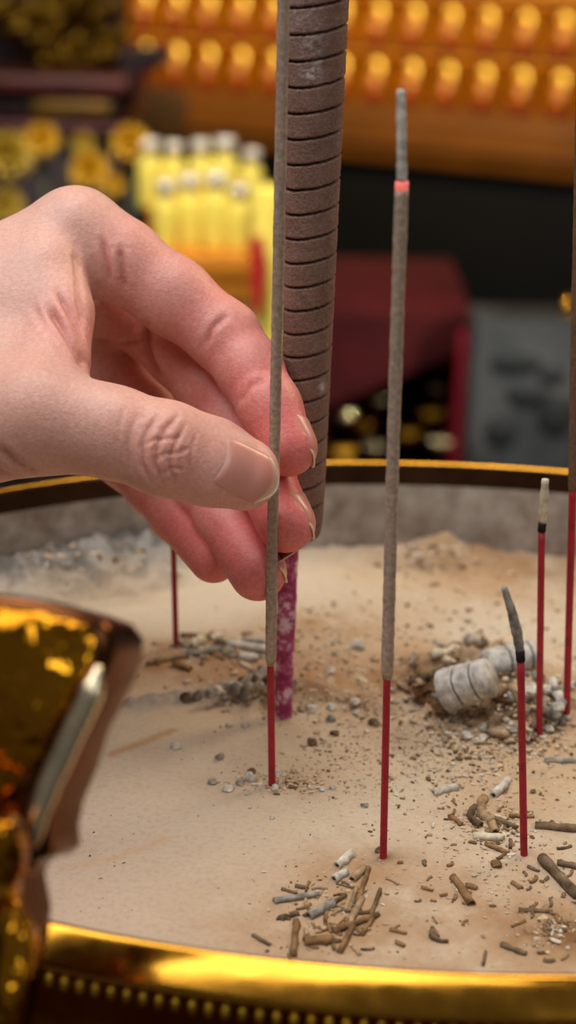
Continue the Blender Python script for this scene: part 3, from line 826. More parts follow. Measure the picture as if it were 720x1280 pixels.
for a in [
    (542, 994, 572, 985, 8, 'w', 'hollow', 'whitish ash tube lying alone right of the lone upright stick', 0),
    (617, 997, 635, 977, 9, 'w', 'hollow', 'white ash tube leaning above the tan curl, left of the bent stick', 0),
    (606, 1000, 616, 1030, 10, 't', 'hollow', 'tan ash tube below the white one, left of the bent stick', 0.002),
    (612, 1022, 618, 1042, 9, 't', 'hollow', 'short tan tube end in the little pile left of the bent stick', 0),
    (592, 1047, 630, 1050, 9, 'c', 'hollow', 'cream tube lying level under the little pile left of the bent stick', 0),
    (607, 1056, 636, 1068, 6, 'b', 'solid', 'thin brown stub just left of the foot of the bent stick', 0),
    (618, 1024, 646, 1036, 7, 'd', 'solid', 'dark stub running right from the little pile by the bent stick', 0),
    (563, 1022, 577, 1032, 6, 'b', 'solid', 'short brown stub left of the little pile by the bent stick', 0),
    (595, 1010, 601, 1034, 8, 'd', 'hollow', 'dark curl at the left of the little pile by the bent stick', 0.002),
    (566, 1098, 590, 1132, 9, 'b', 'hollow', 'brown tube lying alone below the bent stick', 0),
    (582, 1108, 596, 1112, 7, 'b', 'solid', 'small brown stub right of the lone brown tube', 0),
    (677, 1075, 726, 1126, 12, 'd', 'hollow', 'thick dark brown tube slanting to the right edge', 0),
    (669, 1034, 730, 1040, 9, 'd', 'hollow', 'long dark tube lying level at the right edge', 0),
    (681, 953, 730, 952, 7, 'g', 'hollow', 'grey tube lying level at the right edge behind the bent stick', 0),
    (697, 1080, 722, 1086, 8, 'd', 'solid', 'dark stub at the right edge above the slanting tube', 0),
    (648, 1139, 690, 1141, 6, 'd', 'solid', 'thin dark stub lying level near the bottom right', 0),
    (626, 1182, 658, 1194, 7, 'd', 'solid', 'dark stub just above the near rim at the right', 0),
    (541, 1162, 560, 1178, 6, 'd', 'solid', 'crooked dark twig above the near rim', 0.002),
    (540, 1160, 548, 1172, 5, 'd', 'solid', 'short dark fork beside the crooked twig', 0),
    (604, 1208, 607, 1190, 4, 'd', 'solid', 'thin dark splinter standing against the near rim', 0),
    (640, 1104, 652, 1112, 6, 'b', 'solid', 'small brown crumb-like stub below the foot of the bent stick', 0),
    (660, 1084, 674, 1090, 4, 'd', 'solid', 'thin dark splinter right of the foot of the bent stick', 0),
    (488, 1163, 508, 1168, 5, 'b', 'solid', 'small brown splinter left of the crooked twig', 0),
    (494, 1178, 506, 1184, 6, 'b', 'solid', 'small brown splinter below left of the crooked twig', 0),
    (527, 1110, 541, 1114, 4, 'b', 'solid', 'thin brown splinter left of the lone brown tube', 0),
    (636, 1020, 668, 1022, 4, 'b', 'solid', 'thin brown stick behind the foot of the bent stick', 0),
]:
    bit('ash_stub', a[7], 'burnt stub', g_right, *a[:5], a[5], a[6], a[8])
g_back = 'burnt bits behind the hand-held stick'
for a in [
    (193, 829, 236, 820, 9, 't', 'solid', 'long tan stub lying left in the heap behind the held stick'),
    (232, 821, 278, 813, 10, 'g', 'solid', 'grey stub in the middle of the heap behind the held stick'),
    (286, 807, 336, 817, 10, 'w', 'hollow', 'pale tube slanting behind the held stick'),
    (298, 823, 324, 824, 10, 'w', 'solid', 'short whitish stub nearest the held stick in the heap'),
    (226, 796, 252, 797, 7, 'd', 'solid', 'dark stub farthest back left in the heap'),
    (217, 832, 239, 839, 8, 'b', 'hollow', 'brown tube at the front left of the heap'),
    (240, 810, 252, 803, 12, 'c', 'hollow', 'cream ring of ash standing in the heap'),
    (304, 802, 334, 805, 8, 'g', 'solid', 'grey stub farthest back right in the heap'),
    (262, 801, 278, 796, 8, 'c', 'hollow', 'small cream tube at the back of the heap'),
    (272, 808, 292, 803, 6, 'd', 'solid', 'dark stub between the grey and pale tubes of the heap'),
    (186, 832, 196, 823, 8, 't', 'solid', 'tan stub at the left tip of the heap'),
    (280, 820, 290, 813, 6, 'g', 'solid', 'small grey stub under the pale tube of the heap'),
    (300, 830, 312, 836, 6, 'c', 'solid', 'small cream stub in front of the heap'),
]:
    bit('ash_stub', a[7], 'burnt stub', g_back, *a[:5], a[5], a[6])

# ---- the broken notched stub and the heap round it
def notched(label, a, b, r0, r1, cuts, mat=M_ASH, seed=1):
    k = 60; pts = np.array([a + (b - a) * i / (k - 1) for i in range(k)])
    t = np.linspace(0, 1, k)
    rad = r0 + (r1 - r0) * t
    V, F = tube(pts, rad, 40, True)
    ang = np.tile(np.arange(40) * 2 * PI / 40, k); tt = np.repeat(t, 40); ctr = np.repeat(pts, 40, axis=0)
    c = np.zeros(len(V))
    for q in cuts: c = np.maximum(c, np.exp(-((tt - q + 0.009 * np.sin(ang * 3 + seed) + 0.006 * np.sin(ang * 11)) / 0.019) ** 4))
    ro = 1 - 0.20 * c + 0.045 * fbm(ang * 2.5, tt * 9, seed, 3) - 0.10 * np.clip(fbm(ang * 1.5, tt * 5, seed + 4, 3), 0, 1)
    return ctr + (V - ctr) * ro[:, None], F, c
mn = NT('notched_ash')
nz = mn.noise(300, 5, 0.6)
bc = mn.ramp(nz, [(0.3, lin(146, 138, 128)), (0.5, lin(192, 186, 176)), (0.7, lin(214, 210, 202))])
mn.l(mn.mix(mn.attr('cut').outputs['Fac'], bc, lin(70, 60, 54)), mn.b.inputs['Base Color']); mn.set(Roughness=0.95, Specular_IOR_Level=0.1); mn.bump(nz, 0.7, 0.001)
def up(p, h): return p + np.array([0, 0, h])
a = up(sand_z(556, 880), 0.0040); b = up(sand_z(610, 870), 0.0056)
V, F, c = notched('', a, b, 0.0060, 0.0052, [0.36, 0.74])
tag(mesh('notched_ash_stub', (V, F), mn.m, loc=a, attrs={'cut': c}), 'large whitish burnt stub with dark ring notches lying in the heap at the right', 'ash stub', 'burnt stubs in the right heap')
a = up(sand_z(606, 848), 0.0040); b = up(sand_z(664, 838), 0.0050)
V, F, c = notched('', a, b, 0.0044, 0.0042, [0.45, 0.9], seed=4)
tag(mesh('notched_ash_stub', (V, F), mn.m, loc=a, attrs={'cut': c}), 'smaller whitish notched stub lying behind the large one in the right heap', 'ash stub', 'burnt stubs in the right heap')
g_heap = 'ash pieces in the right heap'
for x in [
    (566, 820, 604, 806, 12, 'd', 'hollow', 'dark grey tube across the back of the right heap'),
    (584, 800, 598, 812, 13, 'g', 'hollow', 'grey split tube at the back of the right heap'),
    (604, 824, 624, 812, 14, 't', 'hollow', 'tan cone of ash at the back of the right heap'),
    (538, 832, 580, 822, 9, 'c', 'hollow', 'cream tube slanting at the left back of the right heap'),
    (640, 858, 670, 914, 10, 't', 'hollow', 'long tan tube slanting down the front of the right heap'),
    (614, 868, 634, 862, 12, 't', 'hollow', 'tan tube end above the front of the right heap'),
    (614, 912, 622, 894, 11, 't', 'hollow', 'short tan tube standing at the foot of the right heap'),
    (612, 916, 634, 922, 10, 't', 'solid', 'tan stub lying at the foot of the right heap'),
    (624, 838, 650, 850, 8, 't', 'hollow', 'tan tube in the middle of the right heap'),
    (556, 844, 580, 834, 9, 'd', 'solid', 'dark stub on the left shoulder of the right heap'),
    (518, 868, 548, 856, 12, 'b', 'solid', 'brown lump-like stub at the left end of the right heap'),
    (524, 850, 550, 842, 10, 'd', 'solid', 'dark brown stub at the upper left of the right heap'),
    (548, 872, 556, 858, 12, 'b', 'solid', 'brown stub against the end of the large whitish stub'),
    (664, 862, 676, 884, 12, 'w', 'solid', 'white stub on the right side of the right heap'),
    (690, 858, 702, 880, 12, 'w', 'solid', 'pale stub at the far right of the right heap'),
    (680, 886, 696, 904, 14, 'g', 'solid', 'grey stub at the foot of the right edge stick'),
]:
    bit('ash_piece', x[7], 'ash piece', g_heap, *x[:5], x[5], x[6])
def lump(name, label, cat, group, u, v, w, mat, seed, flat=0.75, sub=2, lift=0.35):
    g = sand_z(u, v); r = w / 2 * ((g - CAM) @ FW) / FPX
    o = mesh(name, rock(g + np.array([0, 0, r * lift]), (r * 1.08, r, r * flat), seed, sub), MATS[mat], smooth=35, loc=g)
    return tag(o, label, cat, group)
for i, (u, v, w, m, lab) in enumerate([
    (582, 922, 16, 'w', 'flat white ash flake at the lower left foot of the right heap'),
    (604, 912, 14, 'w', 'white ash flake left of the standing tan tube'),
    (603, 924, 13, 'w', 'white ash flake below the standing tan tube'),
    (566, 892, 17, 'w', 'whitish ash chunk under the end of the large notched stub'),
    (590, 906, 14, 't', 'tan ash flake in front of the large notched stub'),
    (548, 886, 22, 'b', 'brown ash clod left of the large notched stub'),
    (532, 874, 24, 'b', 'big brown ash clod at the left end of the right heap'),
    (520, 850, 16, 'd', 'dark ash clod at the upper left of the right heap'),
    (640, 880, 24, 't', 'tan ash clod in the front of the right heap'),
    (656, 890, 20, 't', 'tan ash clod between the slanting tube and the bent stick'),
    (622, 876, 18, 'b', 'brown ash clod under the tan tube end'),
    (596, 842, 20, 'w', 'whitish ash chunk on top of the large notched stub'),
    (616, 850, 18, 'w', 'whitish ash chunk between the two notched stubs'),
    (572, 850, 18, 't', 'tan ash chunk on the left shoulder of the heap'),
    (648, 832, 18, 'w', 'pale ash chunk at the back right of the heap'),
    (672, 850, 16, 'w', 'pale ash chunk left of the straight burnt stick'),
    (684, 866, 20, 'w', 'pale ash chunk between the two rear right sticks'),
    (696, 886, 22, 'w', 'large pale ash chunk at the foot of the right edge stick'),
    (668, 900, 14, 'g', 'grey ash chunk at the foot of the straight burnt stick'),
    (702, 905, 16, 'g', 'grey ash chunk in front of the right edge stick'),
    (590, 818, 20, 'g', 'grey ash chunk behind the large notched stub'),
    (558, 826, 14, 'c', 'cream ash chunk by the slanting cream tube'),
    (642, 914, 13, 'g', 'grey ash chunk by the foot of the slanting tan tube'),
]):
    lump('ash_chunk', lab, 'ash chunk', 'ash chunks in the right heap', u, v, w, m, 300 + i, 0.7)
for i, (u, v, w, m, lab) in enumerate([
    (274, 948, 13, 'g', 'round grey pebble of ash casting a shadow, left of the held stick'),
    (220, 935, 13, 'w', 'whitish lump of ash far left on the smooth ash'),
    (265, 979, 12, 'g', 'grey lump of ash left end of the row by the held stick'),
    (285, 988, 14, 'w', 'pale lump of ash front of the row by the held stick'),
    (312, 975, 19, 'w', 'largest pale lump of ash in the row by the held stick'),
    (300, 980, 11, 'g', 'grey lump of ash left of the largest pale one'),
    (314, 966, 12, 'd', 'dark lump of ash behind the largest pale one'),
    (343, 987, 12, 'w', 'pale lump of ash touching the front of the held stick'),
    (348, 968, 12, 'w', 'pale lump of ash behind the foot of the held stick'),
    (287, 908, 10, 'w', 'small white lump, left of the pair behind the round pebble'),
    (306, 908, 11, 'w', 'small white lump, right of the pair behind the round pebble'),
    (390, 930, 15, 'd', 'dark pebble of ash between held stick and lone stick'),
    (403, 925, 9, 'c', 'small cream pebble beside the dark one'),
    (412, 901, 15, 'g', 'grey pebble of ash upper in the group left of the lone stick'),
    (418, 918, 13, 'd', 'dark brown pebble at the left of the lone stick'),
    (389, 889, 16, 'w', 'pale flake of ash right of the thick stem'),
    (376, 888, 11, 't', 'tan flake of ash right of the thick stem'),
    (414, 886, 12, 'w', 'white speck-like flake nearest behind the grey pebble'),
    (444, 880, 14, 'w', 'pale flake of ash left behind the lone stick'),
    (446, 893, 12, 'w', 'pale flake of ash just left of the lone stick'),
    (458, 916, 9, 'c', 'cream pebble touching the left of the lone stick'),
    (468, 906, 16, 'd', 'dark flake of ash right behind the lone stick'),
    (448, 808, 20, 'w', 'bluish white lump of ash far behind the lone stick'),
    (412, 840, 14, 'w', 'whitish lump of ash right of the thick stem, farther back'),
    (620, 1083, 15, 'b', 'round brown pebble left of the foot of the bent stick'),
    (473, 1064, 10, 'd', 'dark crumb at the foot of the lone stick'),
    (402, 988, 9, 'w', 'white lump right of the grit by the held stick'),
    (416, 986, 10, 'w', 'white lump rightmost of the grit by the held stick'),
    (455, 1008, 10, 'g', 'grey flat lump left of the lone stick, low'),
    (312, 1010, 6, 'w', 'tiny white crumb in front of the held stick'),
    (340, 1023, 7, 'w', 'tiny white crumb below the held stick'),
]):
    lump('ash_pebble', lab, 'ash pebble', 'pebbles of ash on the ash bed', u, v, w, m, 400 + i, 0.8)
rng = random.Random(7)
flk = [(262, 872), (272, 866), (280, 872), (288, 860), (296, 866), (302, 852), (310, 862), (318, 850), (324, 860), (330, 846), (334, 856), (316, 842), (326, 838), (336, 866), (342, 848), (306, 872), (366, 856), (362, 866), (246, 872), (232, 874)]
for i, (u, v) in enumerate(flk):
    lump('ash_flake', 'jagged grey ash flake in the ridge left of the thick stem', 'ash flake', 'jagged flakes in the ridge by the thick stem', u, v, rng.uniform(10, 19), rng.choice('wggd'), 500 + i, 1.15, 2, 0.6)

# thin flakes of burnt casing strewn in the scatters
def strew(n, u, v, su, sv, label, group, mats, l0, l1, w0, w1):
    for _ in range(n):
        uu = rng.gauss(u, su); vv = rng.gauss(v, sv); a = rng.uniform(0, PI); l = rng.uniform(l0, l1)
        if not (0 < uu < 716 and 690 < vv < 1196 + uu * 0.01): continue
        bit('ash_flake', label, 'ash flake', group, uu - l / 2 * math.cos(a), vv - l / 3 * math.sin(a), uu + l / 2 * math.cos(a), vv + l / 3 * math.sin(a), rng.uniform(w0, w1), rng.choice(mats), 'solid', rng.uniform(-0.00045, 0.00045))
strew(46, 416, 1148, 38, 26, 'thin brown burnt flake strewn among the stubs near the front rim', 'thin flakes in the front scatter', 'bdbt', 7, 22, 2.5, 5)
strew(26, 608, 1034, 24, 16, 'thin burnt flake strewn in the little pile left of the bent stick', 'thin flakes in the pile by the bent stick', 'bdtc', 6, 18, 2.5, 5)
strew(28, 690, 1120, 28, 46, 'thin dark burnt flake strewn at the lower right of the ash bed', 'thin flakes at the lower right', 'bdd', 6, 20, 2.5, 5)
strew(16, 560, 1120, 40, 40, 'thin brown burnt flake lying on bare ash between the front scatters', 'thin flakes between the front scatters', 'bdb', 6, 16, 2.5, 4.5)
strew(26, 260, 815, 36, 9, 'thin burnt flake strewn in the heap behind the held stick', 'thin flakes in the heap behind the held stick', 'bgtdc', 8, 22, 3, 6)
strew(24, 560, 840, 40, 18, 'thin burnt flake strewn on the right heap', 'thin flakes on the right heap', 'bgtdt', 8, 22, 3, 7)
for i in range(26):
    lump('ash_chunk', 'pale broken ash chunk among the rear right sticks', 'ash chunk', 'pale chunks among the rear right sticks', rng.gauss(668, 22), rng.gauss(872, 18), rng.uniform(9, 20), rng.choice('wwgc'), 700 + i, 0.7, 2, 0.5)
for i in range(18):
    lump('ash_chunk', 'small ash chunk strewn at the front foot of the right heap', 'ash chunk', 'small chunks at the foot of the right heap', rng.gauss(600, 30), rng.gauss(914, 8), rng.uniform(7, 14), rng.choice('wctg'), 740 + i, 0.6, 2, 0.4)

# ---- grit nobody could count
rg = np.random.default_rng(11); gp = []
def scat(n, u, v, su, sv, s0, s1):
    for _ in range(n):
        gp.append((rg.normal(u, su), rg.normal(v, sv), rg.uniform(s0, s1) if rg.random() > 0.12 else rg.uniform(s1, s1 * 1.7)))
scat(170, 372, 978, 24, 9, 1.5, 5); scat(60, 318, 976, 22, 8, 1.5, 5); scat(420, 600, 925, 70, 24, 1.5, 6); scat(420, 560, 960, 90, 30, 1.2, 4.5); scat(200, 600, 860, 50, 24, 2, 8)
scat(160, 660, 890, 30, 24, 2, 8); scat(260, 440, 900, 50, 40, 1.2, 4); scat(200, 420, 820, 60, 40, 1.5, 5); scat(140, 560, 770, 70, 36, 1.5, 5); scat(120, 250, 818, 42, 13, 2, 6)
scat(120, 300, 866, 40, 10, 2, 6); scat(110, 430, 1130, 36, 34, 1.5, 4); scat(160, 620, 1030, 45, 30, 1.5, 5); scat(120, 640, 1130, 60, 40, 1.2, 4.5); scat(140, 420, 960, 40, 30, 1.2, 3.5)
scat(80, 690, 1165, 18, 14, 2, 7); scat(90, 110, 700, 70, 14, 2, 7); scat(50, 250, 960, 90, 60, 1, 2.6); scat(60, 120, 1060, 50, 50, 1, 2.4); scat(70, 540, 695, 30, 8, 2, 7)
scat(500, 590, 930, 80, 34, 1.5, 5); scat(350, 470, 930, 60, 50, 1, 3.5); scat(300, 640, 850, 60, 40, 2, 6); scat(260, 430, 840, 70, 40, 1.5, 5)
scat(240, 600, 1080, 80, 60, 1.2, 4); scat(150, 400, 1150, 50, 30, 1.5, 4); scat(120, 610, 1040, 24, 14, 2, 6); scat(80, 640, 740, 60, 25, 1.5, 4)
tones, parts = [], []
pal = [lin(190, 172, 146), lin(182, 158, 128), lin(150, 122, 92), lin(200, 188, 170), lin(112, 88, 64), lin(200, 174, 140)]
for i, (u, v, s) in enumerate(gp):
    if not (-30 < u < 760 and 660 < v < 1215): continue
    g = sand_z(u, v)
    if np.hypot((g[0] - EC[0]) / (RX - .006), (g[1] - EC[1]) / (RY - .006)) > 1: continue
    r = s / 2 * ((g - CAM) @ FW) / FPX
    Vr, Fr = rock(g + np.array([0, 0, r * 0.3]), (r * rg.uniform(0.8, 2.2), r, r * rg.uniform(0.4, 0.85)), i, 1)
    parts.append((Vr, Fr)); tones.append(np.tile(np.array(pal[rg.integers(0, 6)][:3]), (len(Vr), 1)))
mg = NT('ash_grit'); mg.l(mg.attr('grit_tone').outputs['Color'], mg.b.inputs['Base Color']); mg.set(Roughness=0.95, Specular_IOR_Level=0.1); mg.bump(mg.noise(900, 3), 0.5, 0.0004)
tag(mesh('ash_grit', join(*parts), mg.m, smooth=False, loc=(0.03, 0.42, 0), attrs={'grit_tone': np.concatenate(tones)}), 'fine loose grit and crumbs of ash scattered over the ash bed', 'grit', kind='stuff')
# ================================================================== THE HALL BEHIND
FLOOR_Z = -0.98
def struct(name, VF, mat): return tag(mesh(name, VF, mat, smooth=False), None, None, None, 'structure')
M_FLOOR = simple('hall_floor', lin(48, 34, 28), 0.35, var=0.2, scale=3)
M_WALLB = simple('hall_wall', lin(12, 12, 12), 0.9, var=0.15, scale=4)
struct('floor', box((0, 1.2, FLOOR_Z - 0.02), (6.0, 5.4, 0.04)), M_FLOOR)
struct('wall_back', box((0, 3.9, 0.5), (6.0, 0.08, 2.96)), M_WALLB)
M_TABLE = simple('dark_red_lacquer', lin(52, 10, 10), 0.3, var=0.2, scale=12)
M_TABLE2 = simple('dark_lacquer', lin(11, 11, 11), 0.6, spec=0.2, var=0.2, scale=12)
def table(name, label, cx, cy, sx, sy, top, mat, th=0.035, leg=0.06, R=None):
    t = thing(name, label, 'table', (cx, cy, FLOOR_Z))
    mesh('tabletop', box((cx, cy, top - th / 2), (sx, sy, th), R, 0.004), mat, t, smooth=40)
    mesh('apron', box((cx, cy, top - th - 0.04), (sx - 0.06, sy - 0.06, 0.08), R, 0.003), mat, t, smooth=40)
    for ax in (-1, 1):
        for ay in (-1, 1):
            p = np.array([ax * (sx / 2 - leg), ay * (sy / 2 - leg), 0])
            if R is not None: p = R @ p
            mesh('leg', box((cx + p[0], cy + p[1], (FLOOR_Z + top - th) / 2), (leg, leg, top - th - FLOOR_Z), R, 0.004), mat, t, smooth=40)
    return t
table('altar_table', 'dark red lacquered table carrying the incense burner', 0.04, 0.42, 0.9, 0.66, TABLE_Z, M_TABLE)
OT = -0.40                                               # top of the offering table behind the burner
table('offering_table', 'low dark table of offerings behind the burner', 0.05, 1.52, 1.9, 0.48, OT, M_TABLE2)

# ---------------------------------------------------------- wall of lit statuettes
WL = P(180, 78, 2.75); WR_ = P(701, 85, 2.45)
ex = WR_ - WL; ex[2] = 0; NP = 12; PIT = np.linalg.norm(ex) / NP; ex /= np.linalg.norm(ex)
nn = np.array([ex[1], -ex[0], 0.0])                      # towards the camera
Rw = np.stack([ex, -nn, np.array([0, 0, 1.0])], 1)       # local x along, y away, z up
zl = WL[2]; zr = WR_[2]; zB = 0.5 * (zl + zr)            # head height of the lower row
ROWH = 66 * 2.6 / FPX / 0.985
def W(i, dz, off=0.0): return np.array([*(WL + ex * PIT * i)[:2], zB + dz]) + nn * off
M_NICHE = simple('amber_gilt_panel', lin(222, 150, 12), 0.5, metal=0.2, var=0.15, scale=40)
M_SHELF = simple('orange_varnished_wood', lin(138, 80, 8), 0.5, var=0.14, scale=10)
M_SHELF_D = simple('brown_varnished_wood', lin(86, 56, 22), 0.5, var=0.14, scale=10)
M_STAT = gold('statuette_gold', lin(255, 176, 40), 0.30, 0.0)
M_PINK = simple('belly_reflex_pink', lin(255, 196, 160), 0.3, metal=0.2, var=0.08, scale=90)
M_RDB = simple('red_lotus_base', lin(170, 50, 12), 0.4, var=0.2, scale=90)
M_HALO = emitter('halo_lamp', lin(255, 212, 84), 2.4)
M_ADDED_GLOW = emitter('added_amber_glow', lin(255, 150, 30), 1.2)
I0, I1 = -2.6, 15.6
LEN = (I1 - I0) * PIT; IM = 0.5 * (I0 + I1)
rack = thing('statue_rack', 'long amber lit rack of niches holding rows of small golden statuettes', 'rack', [*W(IM, 0, -0.05)[:2], FLOOR_Z])
shelfz = [-0.047 + ROWH * k for k in (0, 1, 2)]          # board levels below each row of heads
mesh('back_panel', box(W(IM, ROWH * 0.6, -0.045), (LEN, 0.012, ROWH * 2.7), Rw, 0.002), M_NICHE, rack, smooth=40)
for k, sz in enumerate(shelfz):
    mesh('shelf_board', box(W(IM, sz - 0.004, -0.012), (LEN, 0.066, 0.007), Rw, 0.001), M_SHELF, rack, smooth=40)
    if k: mesh('added_glow_strip', box(W(IM, sz - 0.0095, 0.004), (LEN, 0.010, 0.003), Rw), M_ADDED_GLOW, rack, smooth=40)  # glowing strips added to brighten the niches
div = [box(W(i + 0.5, ROWH * 0.5 - 0.016, -0.022), (0.004, 0.042, ROWH * 2), Rw, 0.0005, 1) for i in range(-2, 15)]
mesh('niche_dividers', join(*div), M_NICHE, rack, smooth=40)
fz = shelfz[0] - 0.007
f0, f1 = I0, 1.72
FH = 0.076
mesh('brown_fascia', box(W((f0 + f1) / 2, fz - FH / 2, 0.012), ((f1 - f0) * PIT, 0.03, FH), Rw, 0.002), M_SHELF_D, rack, smooth=40)
mesh('orange_fascia', box(W((f1 + I1) / 2, fz - FH / 2, 0.016), ((I1 - f1) * PIT, 0.03, FH), Rw, 0.002), M_SHELF, rack, smooth=40)
mesh('fascia_moulding', box(W((f1 + I1) / 2, fz - FH * 0.62, 0.034), ((I1 - f1) * PIT, 0.012, 0.010), Rw, 0.003), M_SHELF, rack, smooth=40)
cab_top = fz - FH
mesh('cabinet', box(W(IM, (cab_top + FLOOR_Z) / 2 - 0.0, -0.10), (LEN, 0.22, cab_top - FLOOR_Z), Rw, 0.004), M_TABLE2, rack, smooth=40)

def statuette(i, dz, label):
    o = W(i, dz - 0.0435, 0.0)                            # foot on the board
    t = thing('statuette', label, 'statuette', o, 'golden statuettes in the lit rack')
    L = lambda x, y, z: o + ex * x - nn * y + np.array([0, 0, z])
    mesh('lotus_base', lathe([(0, 0), (0.0165, 0), (0.0175, 0.003), (0.0145, 0.006), (0.0172, 0.010), (0.0150, 0.0115), (0, 0.0115)], o, 20), M_RDB, t)
    bodyp = join(ellipsoid(L(0, -0.002, 0.0155), (0.0165, 0.0115, 0.0052), Rw), ellipsoid(L(0, 0, 0.025), (0.0088, 0.0068, 0.0115), Rw),
                 ellipsoid(L(-0.0085, -0.001, 0.0255), (0.0034, 0.0038, 0.0098), Rw), ellipsoid(L(0.0085, -0.001, 0.0255), (0.0034, 0.0038, 0.0098), Rw),
                 ellipsoid(L(0, -0.0085, 0.0195), (0.0075, 0.0034, 0.0026), Rw))
    mesh('seated_body', bodyp, M_STAT, t)
    mesh('belly_reflex', ellipsoid(L(0.0034, -0.0060, 0.0250), (0.0070, 0.0036, 0.0074), Rw), M_PINK, t)  # pale pink patch, imitates a reflection on the body
    mesh('head', join(ellipsoid(L(0, -0.001, 0.0415), (0.0054, 0.0056, 0.0066), Rw), ellipsoid(L(0, 0, 0.0488), (0.0027, 0.0027, 0.0026), Rw),
                      ellipsoid(L(-0.0055, 0, 0.0405), (0.0011, 0.0016, 0.0034), Rw), ellipsoid(L(0.0055, 0, 0.0405), (0.0011, 0.0016, 0.0034), Rw)), M_STAT, t)
    mesh('halo', ellipsoid(L(-0.001, 0.009, 0.0440), (0.0082, 0.0016, 0.0104), Rw, 20, 10), M_HALO, t)
    return t
ORD = ['rightmost', 'second from the right', 'third from the right', 'fourth from the right', 'fifth from the right', 'sixth from the right', 'seventh from the right', 'eighth from the right', 'ninth from the right', 'tenth from the right', 'eleventh from the right', 'twelfth from the right', 'thirteenth from the right', 'fourteenth from the right', 'fifteenth from the right']
lo = 0; first = None
for row, dz, i0 in (('lower', 0.0, 0), ('upper', ROWH, -1)):
    for k, i in enumerate(range(12, i0 - 1, -1)):
        lab = 'glowing golden statuette, %s in the %s row of the rack' % (ORD[k], row)
        if first is None: first = statuette(i, dz, lab)
        else: copy_thing(first, W(i, dz - 0.0435, 0.0), lab)

# ---------------------------------------------------------- dark carved altar at the left
M_MAR = simple('maroon_carved_wood', lin(84, 32, 30), 0.4, var=0.2, scale=20)
M_MAR_D = simple('dark_carved_wood', lin(40, 18, 16), 0.5, var=0.2, scale=20)
M_OLIVE = gold('tarnished_gilt', lin(150, 112, 36), 0.42, 0.3)
YA = 1.80
def q(u, v, y=YA): return PY(u, v, y)
def slab(u0, v0, u1, v1, y, dep, bev=0.003):
    a, b = q(u0, v0, y), q(u1, v1, y)
    return box(((a[0] + b[0]) / 2, y + dep / 2, (a[2] + b[2]) / 2), (abs(b[0] - a[0]), dep, abs(a[2] - b[2])), None, bev)
foot = q(60, 400); al = thing('carved_altar', 'dark maroon carved altar stand with gilt carving at the upper left', 'altar', [foot[0], YA + 0.15, FLOOR_Z])
mesh('upper_beam', slab(-220, 91, 160, 118, YA, 0.26), M_MAR, al, smooth=40)
mesh('recess', slab(-220, 116, 152, 150, YA + 0.02, 0.22), M_MAR_D, al, smooth=40)
mesh('gilt_panel', slab(38, 124, 140, 146, YA + 0.006, 0.018, 0.006), simple('gilt_inlay', lin(120, 84, 14), 0.5, metal=0.3, var=0.2, scale=30), al, smooth=40)
mesh('lower_beam', slab(-220, 148, 158, 168, YA, 0.26), M_MAR, al, smooth=40)
mesh('backboard', slab(-260, -60, 150, 93, YA + 0.12, 0.12), M_MAR_D, al, smooth=40)
pb = q(30, 168); ph = pb[2] - FLOOR_Z
mesh('pedestal', box((q(-40, 168)[0], YA + 0.14, FLOOR_Z + ph / 2), (0.30, 0.22, ph), None, 0.004), M_MAR_D, al, smooth=40)
mesh('corner_bracket', prism([(0, 0), (0.05, 0), (0.05, -0.012), (0.022, -0.03), (0.012, -0.06), (0, -0.06)], 0.03, q(150, 60, YA + 0.05), np.array([1.0, 0, 0]), np.array([0, 0, 1.0]), np.array([0, 1.0, 0]), 0.002), M_MAR_D, al, smooth=40)
rng = np.random.default_rng(5)
for (u0, u1, v0, v1, n, mat) in ((5, 90, 4, 42, 26, M_OLIVE), (46, 150, 46, 84, 26, M_OLIVE), (60, 135, -10, 30, 16, M_OLIVE)):
    ps = []
    for _ in range(n):
        c = q(rng.uniform(u0, u1), rng.uniform(v0, v1), YA + 0.10 + rng.uniform(-0.02, 0.01))
        ps.append(tube([c, c + np.array([rng.normal(0, .012), -0.004, rng.normal(0, .012)]), c + np.array([rng.normal(0, .018), 0.004, rng.normal(0, .014)])], [0.004, 0.0075, 0.003], 10))
    mesh('gilt_carving', join(*ps), mat, al)

# ---------------------------------------------------------- golden flowers in front of the altar
M_FLOW = simple('golden_yellow_petals', lin(190, 142, 10), 0.45, metal=0.3, var=0.14, scale=60)
M_FLOW_P = simple('pale_gold_petals', lin(160, 130, 34), 0.45, metal=0.3, var=0.14, scale=60)
M_STEM = simple('dark_stem', lin(44, 44, 20), 0.6)
def flower(label, u, v, rpx, y, mat, seed):
    c = PY(u, v, y); r = rpx * (y / ray(u, v)[1]) / FPX
    t = thing('gold_flower', label, 'flower', c, 'golden flowers by the altar')
    rng = np.random.default_rng(seed); pet = []
    f = -ray(u, v); f /= np.linalg.norm(f); x, y_, _ = frame(f)
    for ring, (n, tilt, ln) in enumerate(((7, 0.35, .75), (11, 0.8, .95), (14, 1.25, 1.0))):
        for k in range(n):
            a = 2 * PI * k / n + ring * 0.3 + rng.normal(0, .06)
            d = math.sin(tilt) * (math.cos(a) * x + math.sin(a) * y_) + math.cos(tilt) * f
            s = -math.sin(a) * x + math.cos(a) * y_; w = np.cross(d, s)
            pet.append(ellipsoid(c + d * r * ln * 0.55, (r * 0.22, r * 0.06, r * 0.48), np.stack([s, w, d], 1), 10, 8))
    mesh('petals', join(*pet), mat, t)
    mesh('heart', ellipsoid(c + f * r * 0.2, (r * .3,) * 3, None, 12, 8), mat, t)
    e = np.array([c[0], c[1] + 0.02, OT])
    mesh('stem', tube([c - f * r * 0.2, 0.5 * (c + e) + np.array([0, 0.02, 0]), e], 0.004, 8), M_STEM, t)
